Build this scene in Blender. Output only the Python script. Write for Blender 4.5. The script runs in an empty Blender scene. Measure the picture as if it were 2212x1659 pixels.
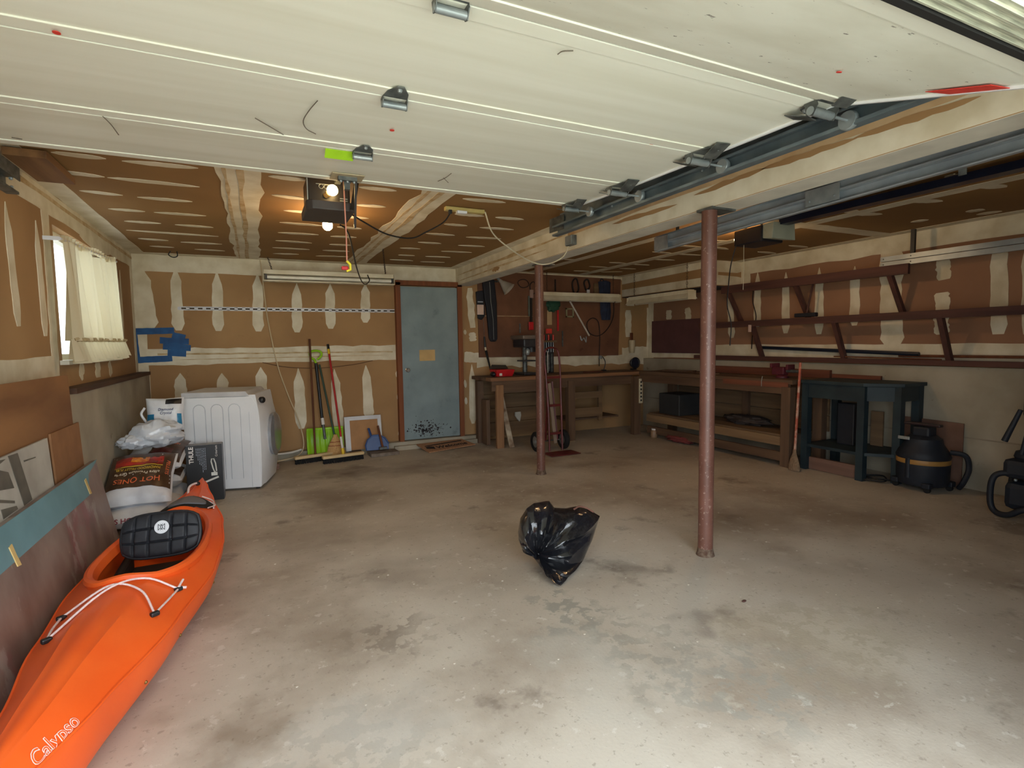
import bpy, math, random
from math import sin, cos, pi, sqrt, radians, atan2
from mathutils import Vector, Matrix, Euler, noise
random.seed(7)
SC = bpy.context.scene
COL = SC.collection
# ---------------------------------------------------------------- camera, world, sun, exposure
cam_data = bpy.data.cameras.new('camera')
cam_data.sensor_width = 36.0
cam_data.lens = 18.8593
cam_data.clip_start = 0.02
cam_data.clip_end = 300
camera = bpy.data.objects.new('camera', cam_data)
COL.objects.link(camera)
camera.matrix_world = Matrix(((0.902363, 0.04587, -0.428529, 0.0), (-0.430721, 0.061746, -0.90037, 0.0), (-0.014839, 0.997037, 0.075475, 1.40), (0, 0, 0, 1)))
SC.camera = camera
world = bpy.data.worlds.new('overcast_sky')
SC.world = world
world.use_nodes = True
wn = world.node_tree
wn.nodes['Background'].inputs['Color'].default_value = (0.86, 0.94, 1.0, 1)
wn.nodes['Background'].inputs['Strength'].default_value = 4.2
sun_d = bpy.data.lights.new('sun', 'SUN')
sun_d.energy = 23.0
sun_d.angle = radians(6)
sun_d.color = (1.0, 0.985, 0.95)
sun = bpy.data.objects.new('sun', sun_d)
COL.objects.link(sun)
sun.rotation_euler = (radians(-38), radians(6), 0)      # shines over the roof onto the driveway
SC.view_settings.view_transform = 'Standard'
SC.view_settings.look = 'None'
SC.view_settings.exposure = 0.53
SC.view_settings.gamma = 1.0
SC.view_settings.use_curve_mapping = False
def portal(name, loc, rot, sx, sy):
    l = bpy.data.lights.new(name, 'AREA')
    l.shape = 'RECTANGLE'; l.size = sx; l.size_y = sy
    l.cycles.is_portal = True
    o = bpy.data.objects.new(name, l); COL.objects.link(o)
    o.location = loc; o.rotation_euler = rot
portal('opening_portal', (0.5, 0.2, 1.08), (radians(90), 0, 0), 3.1, 2.2)
portal('window_portal', (-1.36, 5.35, 1.78), (0, radians(-90), 0), 0.9, 1.5)

# ---------------------------------------------------------------- materials
MATS = {}
def mat(name, c, rough=0.7, metal=0.0, c2=None, s=6.0, amt=0.5, bump=0.0, bs=60.0, spots=None, stretch=None, spec=0.5, coat=0.0, emit=None, es=1.0, alpha=None, trans=0.0, det=4.0, lo=0.35, hi=0.65, sss=0.0):
    """procedural material: base colour c blended to c2 by noise, optional speckles, bump"""
    if name in MATS: return MATS[name]
    m = bpy.data.materials.new(name); m.use_nodes = True
    nt = m.node_tree; N = nt.nodes; Lk = nt.links
    b = N['Principled BSDF']
    tc = N.new('ShaderNodeTexCoord'); mp = N.new('ShaderNodeMapping')
    Lk.new(tc.outputs['Object'], mp.inputs['Vector'])
    if stretch: mp.inputs['Scale'].default_value = stretch
    if c2 is None: c2 = tuple(x * 0.82 for x in c)
    nz = N.new('ShaderNodeTexNoise'); nz.inputs['Scale'].default_value = s; nz.inputs['Detail'].default_value = det
    Lk.new(mp.outputs['Vector'], nz.inputs['Vector'])
    rp = N.new('ShaderNodeValToRGB')
    rp.color_ramp.elements[0].position = lo; rp.color_ramp.elements[1].position = hi
    a = tuple(c[i] + (c2[i] - c[i]) * min(1, amt * 2) for i in range(3))
    rp.color_ramp.elements[0].color = (*c, 1); rp.color_ramp.elements[1].color = (*a, 1)
    Lk.new(nz.outputs['Fac'], rp.inputs['Fac'])
    out = rp.outputs['Color']
    if spots:
        for (sc, th, wdt, col) in spots:
            n2 = N.new('ShaderNodeTexNoise'); n2.inputs['Scale'].default_value = sc; n2.inputs['Detail'].default_value = 6.0; n2.inputs['Roughness'].default_value = 0.65
            Lk.new(mp.outputs['Vector'], n2.inputs['Vector'])
            r2 = N.new('ShaderNodeValToRGB'); r2.color_ramp.elements[0].position = th; r2.color_ramp.elements[1].position = th + wdt
            r2.color_ramp.elements[0].color = (0, 0, 0, 1); r2.color_ramp.elements[1].color = (col[3],) * 3 + (1,)
            Lk.new(n2.outputs['Fac'], r2.inputs['Fac'])
            mx = N.new('ShaderNodeMix'); mx.data_type = 'RGBA'
            Lk.new(r2.outputs['Color'], mx.inputs[0]); Lk.new(out, mx.inputs[6]); mx.inputs[7].default_value = (*col[:3], 1)
            out = mx.outputs[2]
    Lk.new(out, b.inputs['Base Color'])
    b.inputs['Roughness'].default_value = rough; b.inputs['Metallic'].default_value = metal
    b.inputs['Specular IOR Level'].default_value = spec
    if coat: b.inputs['Coat Weight'].default_value = coat
    if trans: b.inputs['Transmission Weight'].default_value = trans
    if alpha is not None: b.inputs['Alpha'].default_value = alpha
    if emit: b.inputs['Emission Color'].default_value = (*emit, 1); b.inputs['Emission Strength'].default_value = es
    if bump:
        n3 = N.new('ShaderNodeTexNoise'); n3.inputs['Scale'].default_value = bs; n3.inputs['Detail'].default_value = 5.0
        Lk.new(mp.outputs['Vector'], n3.inputs['Vector'])
        bp = N.new('ShaderNodeBump'); bp.inputs['Strength'].default_value = 0.6; bp.inputs['Distance'].default_value = bump
        Lk.new(n3.outputs['Fac'], bp.inputs['Height']); Lk.new(bp.outputs['Normal'], b.inputs['Normal'])
    MATS[name] = m
    return m
def srgb(r, g, b):
    f = lambda v: (v / 255 / 12.92) if v / 255 <= 0.04045 else ((v / 255 + 0.055) / 1.055) ** 2.4
    return (f(r), f(g), f(b))
def wood(name, c, c2, axis=2, s=14.0, rough=0.75, bump=0.0015, spots=None):
    st = [1.0, 1.0, 1.0]; st[axis] = 0.07
    return mat(name, c, rough, c2=c2, s=s, amt=0.5, stretch=tuple(st), bump=bump, bs=s * 4, spots=spots, det=6, lo=0.3, hi=0.7)

# ---------------------------------------------------------------- mesh building
WORLD = {}
def base_m(o): return WORLD.get(o.name, Matrix.Identity(4))
class MB:
    def __init__(s): s.v = []; s.f = []
    def add(s, vs, fs, M=None):
        n = len(s.v)
        s.v += [(M @ Vector(v)) if M is not None else Vector(v) for v in vs]
        s.f += [tuple(i + n for i in f) for f in fs]
        return s
    def box(s, c, d, M=None, rz=0.0, ch=0.0):
        x, y, z = d[0] / 2, d[1] / 2, d[2] / 2
        T = Matrix.Translation(c) @ Matrix.Rotation(rz, 4, 'Z')
        if M is not None: T = M @ T
        if ch <= 0:
            vs = [(-x, -y, -z), (x, -y, -z), (x, y, -z), (-x, y, -z), (-x, -y, z), (x, -y, z), (x, y, z), (-x, y, z)]
            fs = [(0, 3, 2, 1), (4, 5, 6, 7), (0, 1, 5, 4), (1, 2, 6, 5), (2, 3, 7, 6), (3, 0, 4, 7)]
            return s.add(vs, fs, T)
        import bmesh
        bm = bmesh.new(); bmesh.ops.create_cube(bm, size=1.0, matrix=Matrix.Diagonal((d[0], d[1], d[2], 1)))
        bmesh.ops.bevel(bm, geom=bm.edges[:], offset=min(ch, min(d) * 0.45), segments=2, affect='EDGES', profile=0.5)
        bm.verts.index_update()
        r = s.add([v.co.copy() for v in bm.verts], [tuple(v.index for v in f.verts) for f in bm.faces], T); bm.free(); return r
    def bar(s, a, b, w, h, up=(0, 0, 1), ch=0.0):
        a = Vector(a); b = Vector(b); d = b - a; L = d.length; x = d.normalized(); u = Vector(up)
        y = u.cross(x)
        if y.length < 1e-4: y = Vector((0, 1, 0)).cross(x)
        y.normalize(); z = x.cross(y)
        M = Matrix((( x.x, y.x, z.x, (a.x + b.x) / 2), (x.y, y.y, z.y, (a.y + b.y) / 2), (x.z, y.z, z.z, (a.z + b.z) / 2), (0, 0, 0, 1)))
        return s.box((0, 0, 0), (L, w, h), M, ch=ch)
    def rings(s, rs, closed=True, cap0=True, cap1=True):
        n = len(rs[0]); k = len(s.v)
        for r in rs: s.v += [Vector(p) for p in r]
        for i in range(len(rs) - 1):
            for j in range(n if closed else n - 1):
                a = k + i * n + j; b = k + i * n + (j + 1) % n
                s.f.append((a, b, b + n, a + n))
        if closed and cap0: s.f.append(tuple(k + j for j in reversed(range(n))))
        if closed and cap1: s.f.append(tuple(k + (len(rs) - 1) * n + j for j in range(n)))
        return s
    def tube(s, pts, r, n=8, closed=False):
        pts = [Vector(p) for p in pts]; R = r if isinstance(r, (list, tuple)) else [r] * len(pts)
        rs = []; up = None
        for i, p in enumerate(pts):
            if closed: t = pts[(i + 1) % len(pts)] - pts[i - 1]
            else: t = pts[min(i + 1, len(pts) - 1)] - pts[max(i - 1, 0)]
            t.normalize()
            if up is None:
                up = Vector((0, 0, 1)) if abs(t.z) < 0.9 else Vector((1, 0, 0))
            x = up.cross(t)
            if x.length < 1e-5: x = Vector((1, 0, 0)).cross(t)
            x.normalize(); y = t.cross(x); up = y
            rs.append([p + (x * cos(a) + y * sin(a)) * R[i] for a in [2 * pi * j / n for j in range(n)]])
        if closed: rs.append(rs[0]); return s.rings(rs, cap0=False, cap1=False)
        return s.rings(rs)
    def cyl(s, a, b, r0, r1=None, n=16): return s.tube([a, b], [r0, r0 if r1 is None else r1], n)
    def lathe(s, prof, M=None, n=24, cap=True):
        T = M if M is not None else Matrix.Identity(4)
        rs = [[T @ Vector((r * cos(a), r * sin(a), z)) for a in [2 * pi * j / n for j in range(n)]] for r, z in prof]
        return s.rings(rs, cap0=cap, cap1=cap)
    def prism(s, poly, h, M=None, z0=0.0):
        """poly in local xy, extruded z0..z0+h"""
        n = len(poly)
        vs = [(p[0], p[1], z0) for p in poly] + [(p[0], p[1], z0 + h) for p in poly]
        fs = [tuple(reversed(range(n))), tuple(range(n, 2 * n))] + [(i, (i + 1) % n, (i + 1) % n + n, i + n) for i in range(n)]
        return s.add(vs, fs, M)
    def grid(s, fn, nu, nv, wrap=False):
        k = len(s.v)
        for i in range(nu + 1):
            for j in range(nv + 1): s.v.append(Vector(fn(i / nu, j / nv)))
        for i in range(nu):
            for j in range(nv):
                a = k + i * (nv + 1) + j; s.f.append((a, a + 1, a + nv + 2, a + nv + 1))
        return s
    def sphere(s, c, r, nu=12, nv=8, M=None):
        r = r if isinstance(r, (tuple, list)) else (r, r, r)
        T = (M if M is not None else Matrix.Identity(4))
        rs = []
        for i in range(1, nv):
            t = pi * i / nv
            rs.append([T @ Vector((c[0] + r[0] * sin(t) * cos(a), c[1] + r[1] * sin(t) * sin(a), c[2] - r[2] * cos(t))) for a in [2 * pi * j / nu for j in range(nu)]])
        return s.rings(rs)
    def build(s, name, m, parent=None, smooth=False, local=False, flip=False, label=None, bevel=0.0, kind=None):
        me = bpy.data.meshes.new(name)
        o = bpy.data.objects.new(name, me); COL.objects.link(o)
        if parent is not None:
            o.parent = parent
            W = base_m(parent)
            WORLD[o.name] = W
            vs = s.v if local else [W.inverted() @ v for v in s.v]
        else:
            if local: vs = s.v
            else:
                lo = [min(v[i] for v in s.v) for i in range(3)]; hi = [max(v[i] for v in s.v) for i in range(3)]
                org = Vector(((lo[0] + hi[0]) / 2, (lo[1] + hi[1]) / 2, lo[2]))
                o.location = org; WORLD[o.name] = Matrix.Translation(org); vs = [v - org for v in s.v]
        me.from_pydata([tuple(v) for v in vs], [], s.f)
        me.materials.append(m)
        me.update(); me.validate()
        if smooth:
            for p in me.polygons: p.use_smooth = True
            md = o.modifiers.new('edges', 'EDGE_SPLIT'); md.split_angle = radians(38)
        if bevel:
            md = o.modifiers.new('bevel', 'BEVEL'); md.width = bevel; md.segments = 2; md.limit_method = 'ANGLE'
        if label: o['label'] = label
        if kind: o['kind'] = kind
        return o
def tag(o, label=None, cat=None, group=None, kind=None):
    if label: o['label'] = label
    if cat: o['category'] = cat
    if group: o['group'] = group
    if kind: o['kind'] = kind
    return o
def thing(name, loc, label=None, cat=None, group=None, rz=0.0, kind=None):
    o = bpy.data.objects.new(name, None); COL.objects.link(o)
    o.empty_display_size = 0.1
    o.location = loc; o.rotation_euler = (0, 0, rz)
    WORLD[o.name] = Matrix.Translation(loc) @ Matrix.Rotation(rz, 4, 'Z')
    return tag(o, label, cat, group, kind)
def struct(name, mb, m, parent=None, **k):
    o = mb.build(name, m, parent, **k)
    if parent is None: o['kind'] = 'structure'
    return o
def dup(root, loc, rz, label, group=None):
    r = root.copy(); COL.objects.link(r); r.location = loc; r.rotation_euler = (0, 0, rz)
    WORLD[r.name] = Matrix.Translation(loc) @ Matrix.Rotation(rz, 4, 'Z')
    if label: r['label'] = label
    if group: r['group'] = group
    for ch in list(root.children):
        c = ch.copy(); COL.objects.link(c); c.parent = r
        for g in list(ch.children):
            d = g.copy(); COL.objects.link(d); d.parent = c
    return r
FONTS = {}
def lettering(name, body, M, size, m, parent, ext=0.0008, bold=0.0, warp=None, ax='CENTER', label=None, space=1.0, width=1.0, shear=0.0):
    cu = bpy.data.curves.new(name, 'FONT'); cu.body = body; cu.size = size; cu.extrude = ext; cu.offset = bold
    cu.align_x = ax; cu.align_y = 'CENTER'; cu.space_character = space; cu.shear = shear; cu.resolution_u = 3
    t = bpy.data.objects.new('tmp', cu); COL.objects.link(t)
    dg = bpy.context.evaluated_depsgraph_get()
    me = bpy.data.meshes.new_from_object(t.evaluated_get(dg))
    mb = MB()
    vs = [Vector((v.co.x * width, v.co.y, v.co.z)) for v in me.vertices]
    if warp: vs = [Vector(warp(v.x, v.y, v.z)) for v in vs]
    mb.add(vs, [tuple(p.vertices) for p in me.polygons], None if warp else M)
    bpy.data.objects.remove(t); bpy.data.curves.remove(cu); bpy.data.meshes.remove(me)
    return mb.build(name, m, parent, label=label)
def frame(o, x, y):
    """matrix with origin o, local x and y directions (z = x cross y)"""
    x = Vector(x).normalized(); y = Vector(y); z = x.cross(y).normalized(); y = z.cross(x)
    return Matrix(((x.x, y.x, z.x, o[0]), (x.y, y.y, z.y, o[1]), (x.z, y.z, z.z, o[2]), (0, 0, 0, 1)))
def spline(pts, n=6):
    """catmull-rom through points"""
    p = [Vector(q) for q in pts]; p = [p[0] * 2 - p[1]] + p + [p[-1] * 2 - p[-2]]; out = []
    for i in range(1, len(p) - 2):
        for k in range(n):
            t = k / n
            out.append(0.5 * ((2 * p[i]) + (p[i + 1] - p[i - 1]) * t + (2 * p[i - 1] - 5 * p[i] + 4 * p[i + 1] - p[i + 2]) * t * t + (3 * p[i] - p[i - 1] - 3 * p[i + 1] + p[i + 2]) * t ** 3))
    out.append(p[-2]); return out

# ---------------------------------------------------------------- palette
M_PAPER = mat('drywall_paper_brown', srgb(174, 138, 95), 0.85, c2=srgb(156, 120, 80), s=1.2, bump=0.0006, bs=180, spots=[(3.0, 0.66, 0.05, (*srgb(128, 92, 58), 0.3))])
M_PAPERC = mat('ceiling_paper_brown', srgb(152, 114, 64), 0.85, c2=srgb(134, 98, 54), s=1.0, bump=0.0005, bs=180)
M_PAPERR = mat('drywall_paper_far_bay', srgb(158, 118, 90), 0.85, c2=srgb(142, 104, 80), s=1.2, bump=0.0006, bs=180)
M_MUD = mat('joint_compound', srgb(228, 220, 198), 0.8, c2=srgb(206, 194, 166), s=5, bump=0.0012, bs=40)
M_TAPE = mat('joint_tape_smudge', srgb(176, 146, 100), 0.8, c2=srgb(206, 186, 150), s=9)
M_CONC = mat('concrete_wall', srgb(176, 168, 150), 0.85, c2=srgb(148, 140, 122), s=2.0, bump=0.003, bs=22, spots=[(6, 0.66, 0.04, (*srgb(96, 84, 66), 0.55)), (26, 0.72, 0.03, (*srgb(70, 60, 46), 0.5))])
M_STEEL = mat('galvanised_steel', srgb(168, 176, 178), 0.38, 0.45, c2=srgb(136, 146, 150), s=9, bump=0.0004, bs=120)
M_STEELD = mat('dull_zinc_steel', srgb(112, 116, 114), 0.45, 0.4, c2=srgb(74, 78, 78), s=20)
M_DOORW = mat('garage_door_panel_paint', srgb(238, 240, 228), 0.5, c2=srgb(228, 229, 214), s=3, amt=.5, bump=0.0006, bs=8, stretch=(0.15, 3, 1), spots=[(55, 0.73, 0.02, (*srgb(120, 112, 96), 0.5))])
M_BLACK = mat('black_plastic', srgb(26, 27, 30), 0.45)
M_RUBBER = mat('black_rubber', srgb(20, 20, 21), 0.75)
M_RUST = mat('red_oxide_painted_steel', srgb(116, 78, 66), 0.42, c2=srgb(96, 62, 52), s=4, bump=0.001, bs=60, spots=[(46, 0.60, 0.05, (*srgb(186, 164, 150), 0.45)), (14, 0.68, 0.05, (*srgb(78, 50, 42), 0.6))])
M_WHITE = mat('white_enamel', srgb(232, 234, 238), 0.3, c2=srgb(224, 226, 230), s=3)
M_WOODD = wood('dark_stained_lumber', srgb(94, 58, 44), srgb(62, 38, 30), 1)
M_ORANGE = mat('orange_polyethylene', srgb(247, 106, 40), 0.42, c2=srgb(240, 94, 32), s=3, bump=0.0003, bs=260, spec=0.4)

# ---------------------------------------------------------------- the shell
XL, XR, YB, ZC = -1.19, 5.98, 7.2, 2.45
fl = mat('concrete_floor', srgb(192, 184, 170), 0.7, c2=srgb(168, 157, 142), s=1.1, amt=.5, bump=0.0015, bs=70,
    spots=[(0.55, 0.50, 0.14, (*srgb(142, 128, 112), 0.65)), (4.5, 0.60, 0.08, (*srgb(196, 190, 176), 0.5)), (1.7, 0.60, 0.08, (*srgb(104, 92, 80), 0.55)), (30, 0.60, 0.05, (*srgb(132, 122, 108), 0.5)), (11, 0.62, 0.03, (*srgb(214, 210, 200), 0.45)), (90, 0.62, 0.05, (*srgb(120, 110, 98), 0.35)), (18, 0.66, 0.04, (*srgb(116, 104, 90), 0.4))])
nt = fl.node_tree; b = nt.nodes['Principled BSDF']
def floor_stain(x, y, rx, ry, col, amt, hard=0.5, fine=0.0):
    """old stain of its own outline soaked into the slab"""
    N = nt.nodes; Lk = nt.links; src = b.inputs['Base Color'].links[0].from_socket
    tc = N.new('ShaderNodeTexCoord'); nz = N.new('ShaderNodeTexNoise'); nz.inputs['Scale'].default_value = 3.5; nz.inputs['Detail'].default_value = 5
    Lk.new(tc.outputs['Object'], nz.inputs['Vector'])
    ad = N.new('ShaderNodeVectorMath'); ad.operation = 'MULTIPLY_ADD'; ad.inputs[1].default_value = (0.9, 0.9, 0); Lk.new(nz.outputs['Color'], ad.inputs[0]); Lk.new(tc.outputs['Object'], ad.inputs[2])
    sb = N.new('ShaderNodeVectorMath'); sb.operation = 'SUBTRACT'; sb.inputs[1].default_value = (x + .45, y + .45, 0); Lk.new(ad.outputs[0], sb.inputs[0])
    ml = N.new('ShaderNodeVectorMath'); ml.operation = 'MULTIPLY'; ml.inputs[1].default_value = (1 / rx, 1 / ry, 0); Lk.new(sb.outputs[0], ml.inputs[0])
    ln = N.new('ShaderNodeVectorMath'); ln.operation = 'LENGTH'; Lk.new(ml.outputs[0], ln.inputs[0])
    mr = N.new('ShaderNodeMapRange'); mr.inputs['From Min'].default_value = hard; mr.inputs['From Max'].default_value = 1.0; mr.inputs['To Min'].default_value = amt; mr.inputs['To Max'].default_value = 0.0; Lk.new(ln.outputs['Value'], mr.inputs['Value'])
    fac = mr.outputs[0]
    if fine:      # flaking skin: broken into small islands
        n2 = N.new('ShaderNodeTexNoise'); n2.inputs['Scale'].default_value = fine; n2.inputs['Detail'].default_value = 7; n2.inputs['Roughness'].default_value = .6
        Lk.new(tc.outputs['Object'], n2.inputs['Vector'])
        m2 = N.new('ShaderNodeMapRange'); m2.inputs['From Min'].default_value = .50; m2.inputs['From Max'].default_value = .53; Lk.new(n2.outputs['Fac'], m2.inputs['Value'])
        m3 = N.new('ShaderNodeMath'); m3.operation = 'MULTIPLY'; Lk.new(fac, m3.inputs[0]); Lk.new(m2.outputs[0], m3.inputs[1]); fac = m3.outputs[0]
    mx = N.new('ShaderNodeMix'); mx.data_type = 'RGBA'; Lk.new(fac, mx.inputs[0]); Lk.new(src, mx.inputs[6]); mx.inputs[7].default_value = (*col, 1)
    Lk.new(mx.outputs[2], b.inputs['Base Color'])
for st in ((0.85, 6.1, 0.5, 0.35, srgb(92, 78, 70), .75, .1), (0.55, 5.0, 0.6, 0.6, srgb(104, 90, 80), .5, .1), (0.35, 4.0, 0.5, 0.5, srgb(120, 106, 94), .45, .1), (1.5, 5.9, 0.7, 0.4, srgb(108, 92, 80), .45, .1), (0.7, 3.2, .35, .4, srgb(118, 106, 96), .4, .1),
           (1.38, 2.30, .22, .32, srgb(140, 138, 128), .75, .5, 9), (1.50, 1.90, .30, .40, srgb(146, 142, 130), .65, .5, 11), (1.75, 1.45, .40, .40, srgb(150, 148, 138), .6, .4, 12), (0.55, 2.55, .30, .25, srgb(126, 116, 104), .6, .3, 7), (0.2, 1.8, .5, .4, srgb(160, 154, 142), .5, .3, 10), (2.3, 1.6, .6, .5, srgb(150, 140, 122), .5, .3, 9), (1.25, 1.9, .25, .45, srgb(184, 182, 172), .4, .3), (3.6, 3.0, 1.1, .8, srgb(112, 96, 82), .4, .1), (-0.1, 2.1, .3, .25, srgb(112, 94, 74), .55, .2), (2.1, 2.6, .3, .12, srgb(110, 100, 90), .5, .2), (2.0, 1.95, .25, .14, srgb(116, 106, 96), .5, .2), (0.3, 1.9, .4, .25, srgb(186, 188, 184), .3, .2), (2.5, 1.6, .7, .5, srgb(176, 164, 140), .4, .2)): floor_stain(*st)
floor = struct('floor', MB().box((2.4, 3.7, -0.1), (7.6, 7.6, 0.2)), fl, local=True)
drive = struct('driveway', MB().box((2.4, -10.1, -0.14), (40, 20, 0.2)), mat('driveway_asphalt', srgb(176, 178, 166), 0.9, bump=0.003, bs=60), local=True)
mbw = MB().box((-1.27, 3.7, 0.55), (0.2, 7.2, 1.10))
mbw.box((-1.29, 2.4, 1.8), (0.2, 4.44, 1.4)); mbw.box((-1.29, 6.77, 1.8), (0.2, 1.28, 1.4)); mbw.box((-1.29, 5.375, 1.21), (0.2, 1.51, 0.22)); mbw.box((-1.29, 5.375, 2.37), (0.2, 1.51, 0.26))
wall_left = struct('wall_left', mbw, M_PAPER, local=True)
footing_l = struct('foundation_wall', MB().box((-1.14, 5.0, 0.555), (0.10, 4.4, 1.11)), M_CONC, wall_left, label='bare concrete lower part of the wall')
sill_l = MB().box((-1.14, 5.8, 1.128), (0.13, 2.76, 0.035)).build('sill_plate', wood('sill_wood', srgb(92, 62, 42), srgb(60, 40, 28), 1), wall_left)
wall_back = struct('wall_back', MB().box((2.4, 7.3, 1.25), (7.6, 0.2, 2.5)), M_PAPER, local=True)
curb = MB().box((1.24, 7.14, 0.05), (3.3, 0.12, 0.10)); curb.box((2.25, 7.11, 0.028), (1.28, 0.18, 0.056))
curb.build('concrete_curb', M_CONC, wall_back)
wall_right = struct('wall_right', MB().box((6.08, 3.7, 1.25), (0.2, 7.2, 2.5)), M_PAPERR, local=True)
MB().box((5.93, 3.8, 0.56), (0.10, 6.8, 1.12)).build('foundation_wall', M_CONC, wall_right, label='bare concrete lower part of the wall')
for zz_ in (0.47,): MB().box((5.8775, 3.8, zz_), (0.008, 6.8, 0.012)).build('form_joint', mat('concrete_joint', srgb(150, 142, 126), .9), wall_right)
ceiling = struct('ceiling', MB().box((2.4, 3.7, ZC + 0.15), (7.6, 7.2, 0.3)), M_PAPERC, local=True)
mbf = MB().box((4.1, 0.275, 1.25), (3.9, 0.15, 2.5)); mbf.box((-1.22, 0.275, 1.25), (0.24, 0.15, 2.5)); mbf.box((0.52, 0.275, 2.34), (3.3, 0.15, 0.3))
wall_front = struct('wall_front', mbf, M_PAPER, local=True)
beam = struct('trim_1', MB().box((2.68, 3.78, 2.335), (0.20, 6.85, 0.23)), M_PAPER, local=True)
soffit = struct('trim_2', MB().box((5.71, 6.25, 2.285), (0.54, 1.92, 0.33)), M_PAPER, local=True)
MB().box((5.71, 6.25, 2.117), (0.54, 1.92, 0.008)).build('soffit_shade_slab', mat('soffit_shade_colour', srgb(58, 58, 64), .8), soffit, label='underside slab with its shade put into the colour')  # added thin slab, its dark colour stands in for the unlit underside

# ---- joint compound smears, each a thin slab on its surface
PL = {'back': (lambda a, b, d: (a, YB - d, b)), 'left': (lambda a, b, d: (XL + d, a, b)), 'right': (lambda a, b, d: (XR - d, a, b)),
      'ceil': (lambda a, b, d: (a, b, ZC - d)), 'beam': (lambda a, b, d: (2.58 - d, a, b)), 'beamb': (lambda a, b, d: (a, b, 2.22 - d)),
      'soff': (lambda a, b, d: (5.44 - d, a, b)), 'sofff': (lambda a, b, d: (a, 5.29 - d, b)), 'board': (lambda a, b, d: (a, YB - 0.02 - d, b))}
PW = {'back': wall_back, 'left': wall_left, 'right': wall_right, 'ceil': ceiling, 'beam': beam, 'beamb': beam, 'soff': soffit, 'sofff': soffit}
def slab(pl, pts, d0=0.0, d1=0.003, m=None, name='joint_compound_patch', label=None, parent=None):
    f = PL[pl]; n = len(pts)
    area = sum(pts[i][0] * pts[(i + 1) % n][1] - pts[(i + 1) % n][0] * pts[i][1] for i in range(n))
    if area < 0: pts = pts[::-1]
    if d0 == 0: d1 = d1 * random.uniform(0.8, 1.25)
    mb = MB(); mb.v = [Vector(f(a, b, d0)) for a, b in pts] + [Vector(f(a, b, d1)) for a, b in pts]
    mb.f = [tuple(range(n)), tuple(reversed(range(n, 2 * n)))] + [(i, i + n, (i + 1) % n + n, (i + 1) % n) for i in range(n)]
    o = mb.build(name, m or M_MUD, parent or PW[pl], label=label)
    import bmesh
    bm = bmesh.new(); bm.from_mesh(o.data); bmesh.ops.recalc_face_normals(bm, faces=bm.faces[:]); bm.to_mesh(o.data); bm.free()
    return o
def smear(pl, a, b, w, style='lens', d1=0.003, m=None, jit=0.12, n=9, name='joint_compound_patch', parent=None, w2=None, d0=0.0):
    ax, ay = a; bx, by = b; L = math.hypot(bx - ax, by - ay); dx, dy = (bx - ax) / L, (by - ay) / L; nx, ny = -dy, dx
    up = []; dn = []
    for i in range(n + 1):
        t = i / n
        ww = w if w2 is None else w + (w2 - w) * t
        if style == 'lens': q = max(0.04, sin(pi * min(1, max(0, t))) ** 0.55)
        elif style == 'spike': q = max(0.05, min(1, t / 0.22)) * (1 if t < 0.9 else (0.8 if t < 0.99 else 0.45)) * (0.85 + 0.2 * t)
        elif style == 'blunt': q = 1 if 0.04 < t < 0.96 else 0.75
        else: q = 1
        j1 = 1 + random.uniform(-jit, jit); j2 = 1 + random.uniform(-jit, jit)
        up.append((ax + dx * L * t + nx * ww / 2 * q * j1, ay + dy * L * t + ny * ww / 2 * q * j1))
        dn.append((ax + dx * L * t - nx * ww / 2 * q * j2, ay + dy * L * t - ny * ww / 2 * q * j2))
    return slab(pl, up + dn[::-1], d0, d1, m, name, None, parent)
def smears(pl, L, w, style='lens', **k):
    for i in range(0, len(L), 4): smear(pl, (L[i], L[i + 1]), (L[i + 2], L[i + 3]), w, style, **k)
# back wall, left bay
smears('back', [-0.78,2.324,-0.782,1.603,-0.367,2.295,-0.382,1.596,0.063,2.287,0.041,1.589,1.33,2.209,1.313,1.699,0.498,2.181,0.478,1.576,0.892,2.194,0.876,1.621], 0.12, 'spike')
smears('back', [-0.794,1.116,-0.799,0.774,-0.373,1.1,-0.366,0.747,0.047,1.158,0.045,0.665,0.47,1.133,0.476,0.367,0.901,1.106,0.933,0.275,1.299,1.142,1.317,0.428], 0.13, 'spike')
smear('back', [2.696,2.204].__getitem__(slice(0,2)), [2.695,2.126], 0.09, 'blunt') if False else None
smears('back', [2.78,2.194,2.817,1.631], 0.10, 'blunt', jit=.3)
smears('back', [2.791,1.109,2.794,0.251], 0.10, 'spike')
smears('back', [2.808,1.565,2.82,1.44], 0.10, 'blunt', jit=.2)
smears('back', [2.697,1.605,2.702,1.533,2.68,0.894,2.692,0.774,2.689,0.641,2.693,0.534,1.713,1.06,1.71,0.96,1.716,0.746,1.725,0.632,1.72,0.252,1.723,0.15,1.728,1.744,1.725,1.645], 0.045, 'lens', n=5)
smear('back', (-1.19, 1.305), (1.70, 1.305), 0.19, 'band', jit=.1, n=26)
smear('back', (-1.0, 1.335), (1.66, 1.315), 0.018, 'band', jit=.5, n=26, m=M_TAPE, d1=0.005)
smear('back', (-0.9, 1.27), (1.6, 1.27), 0.012, 'lens', jit=.6, n=26, m=M_TAPE, d1=0.005)
smears('back', [2.681,1.218,2.944,1.198], 0.14, 'band')
smears('back', [2.87,1.14,5.932,1.1], 0.15, 'band', jit=.3, n=22)
smear('back', (-1.14, 0.14), (-1.14, 2.40), 0.10, 'band', jit=.1, n=12)
smears('back', [-1.096,2.314,-1.074,1.614], 0.15, 'spike', w2=.19)
smear('back', (-1.19, 2.355), (2.58, 2.355), 0.19, 'band', jit=.06, n=24)
smears('back', [2.05,2.308,2.154,2.306], 0.04, 'lens')
smears('back', [2.468,2.401,2.615,2.279], 0.13, 'band')
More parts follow.
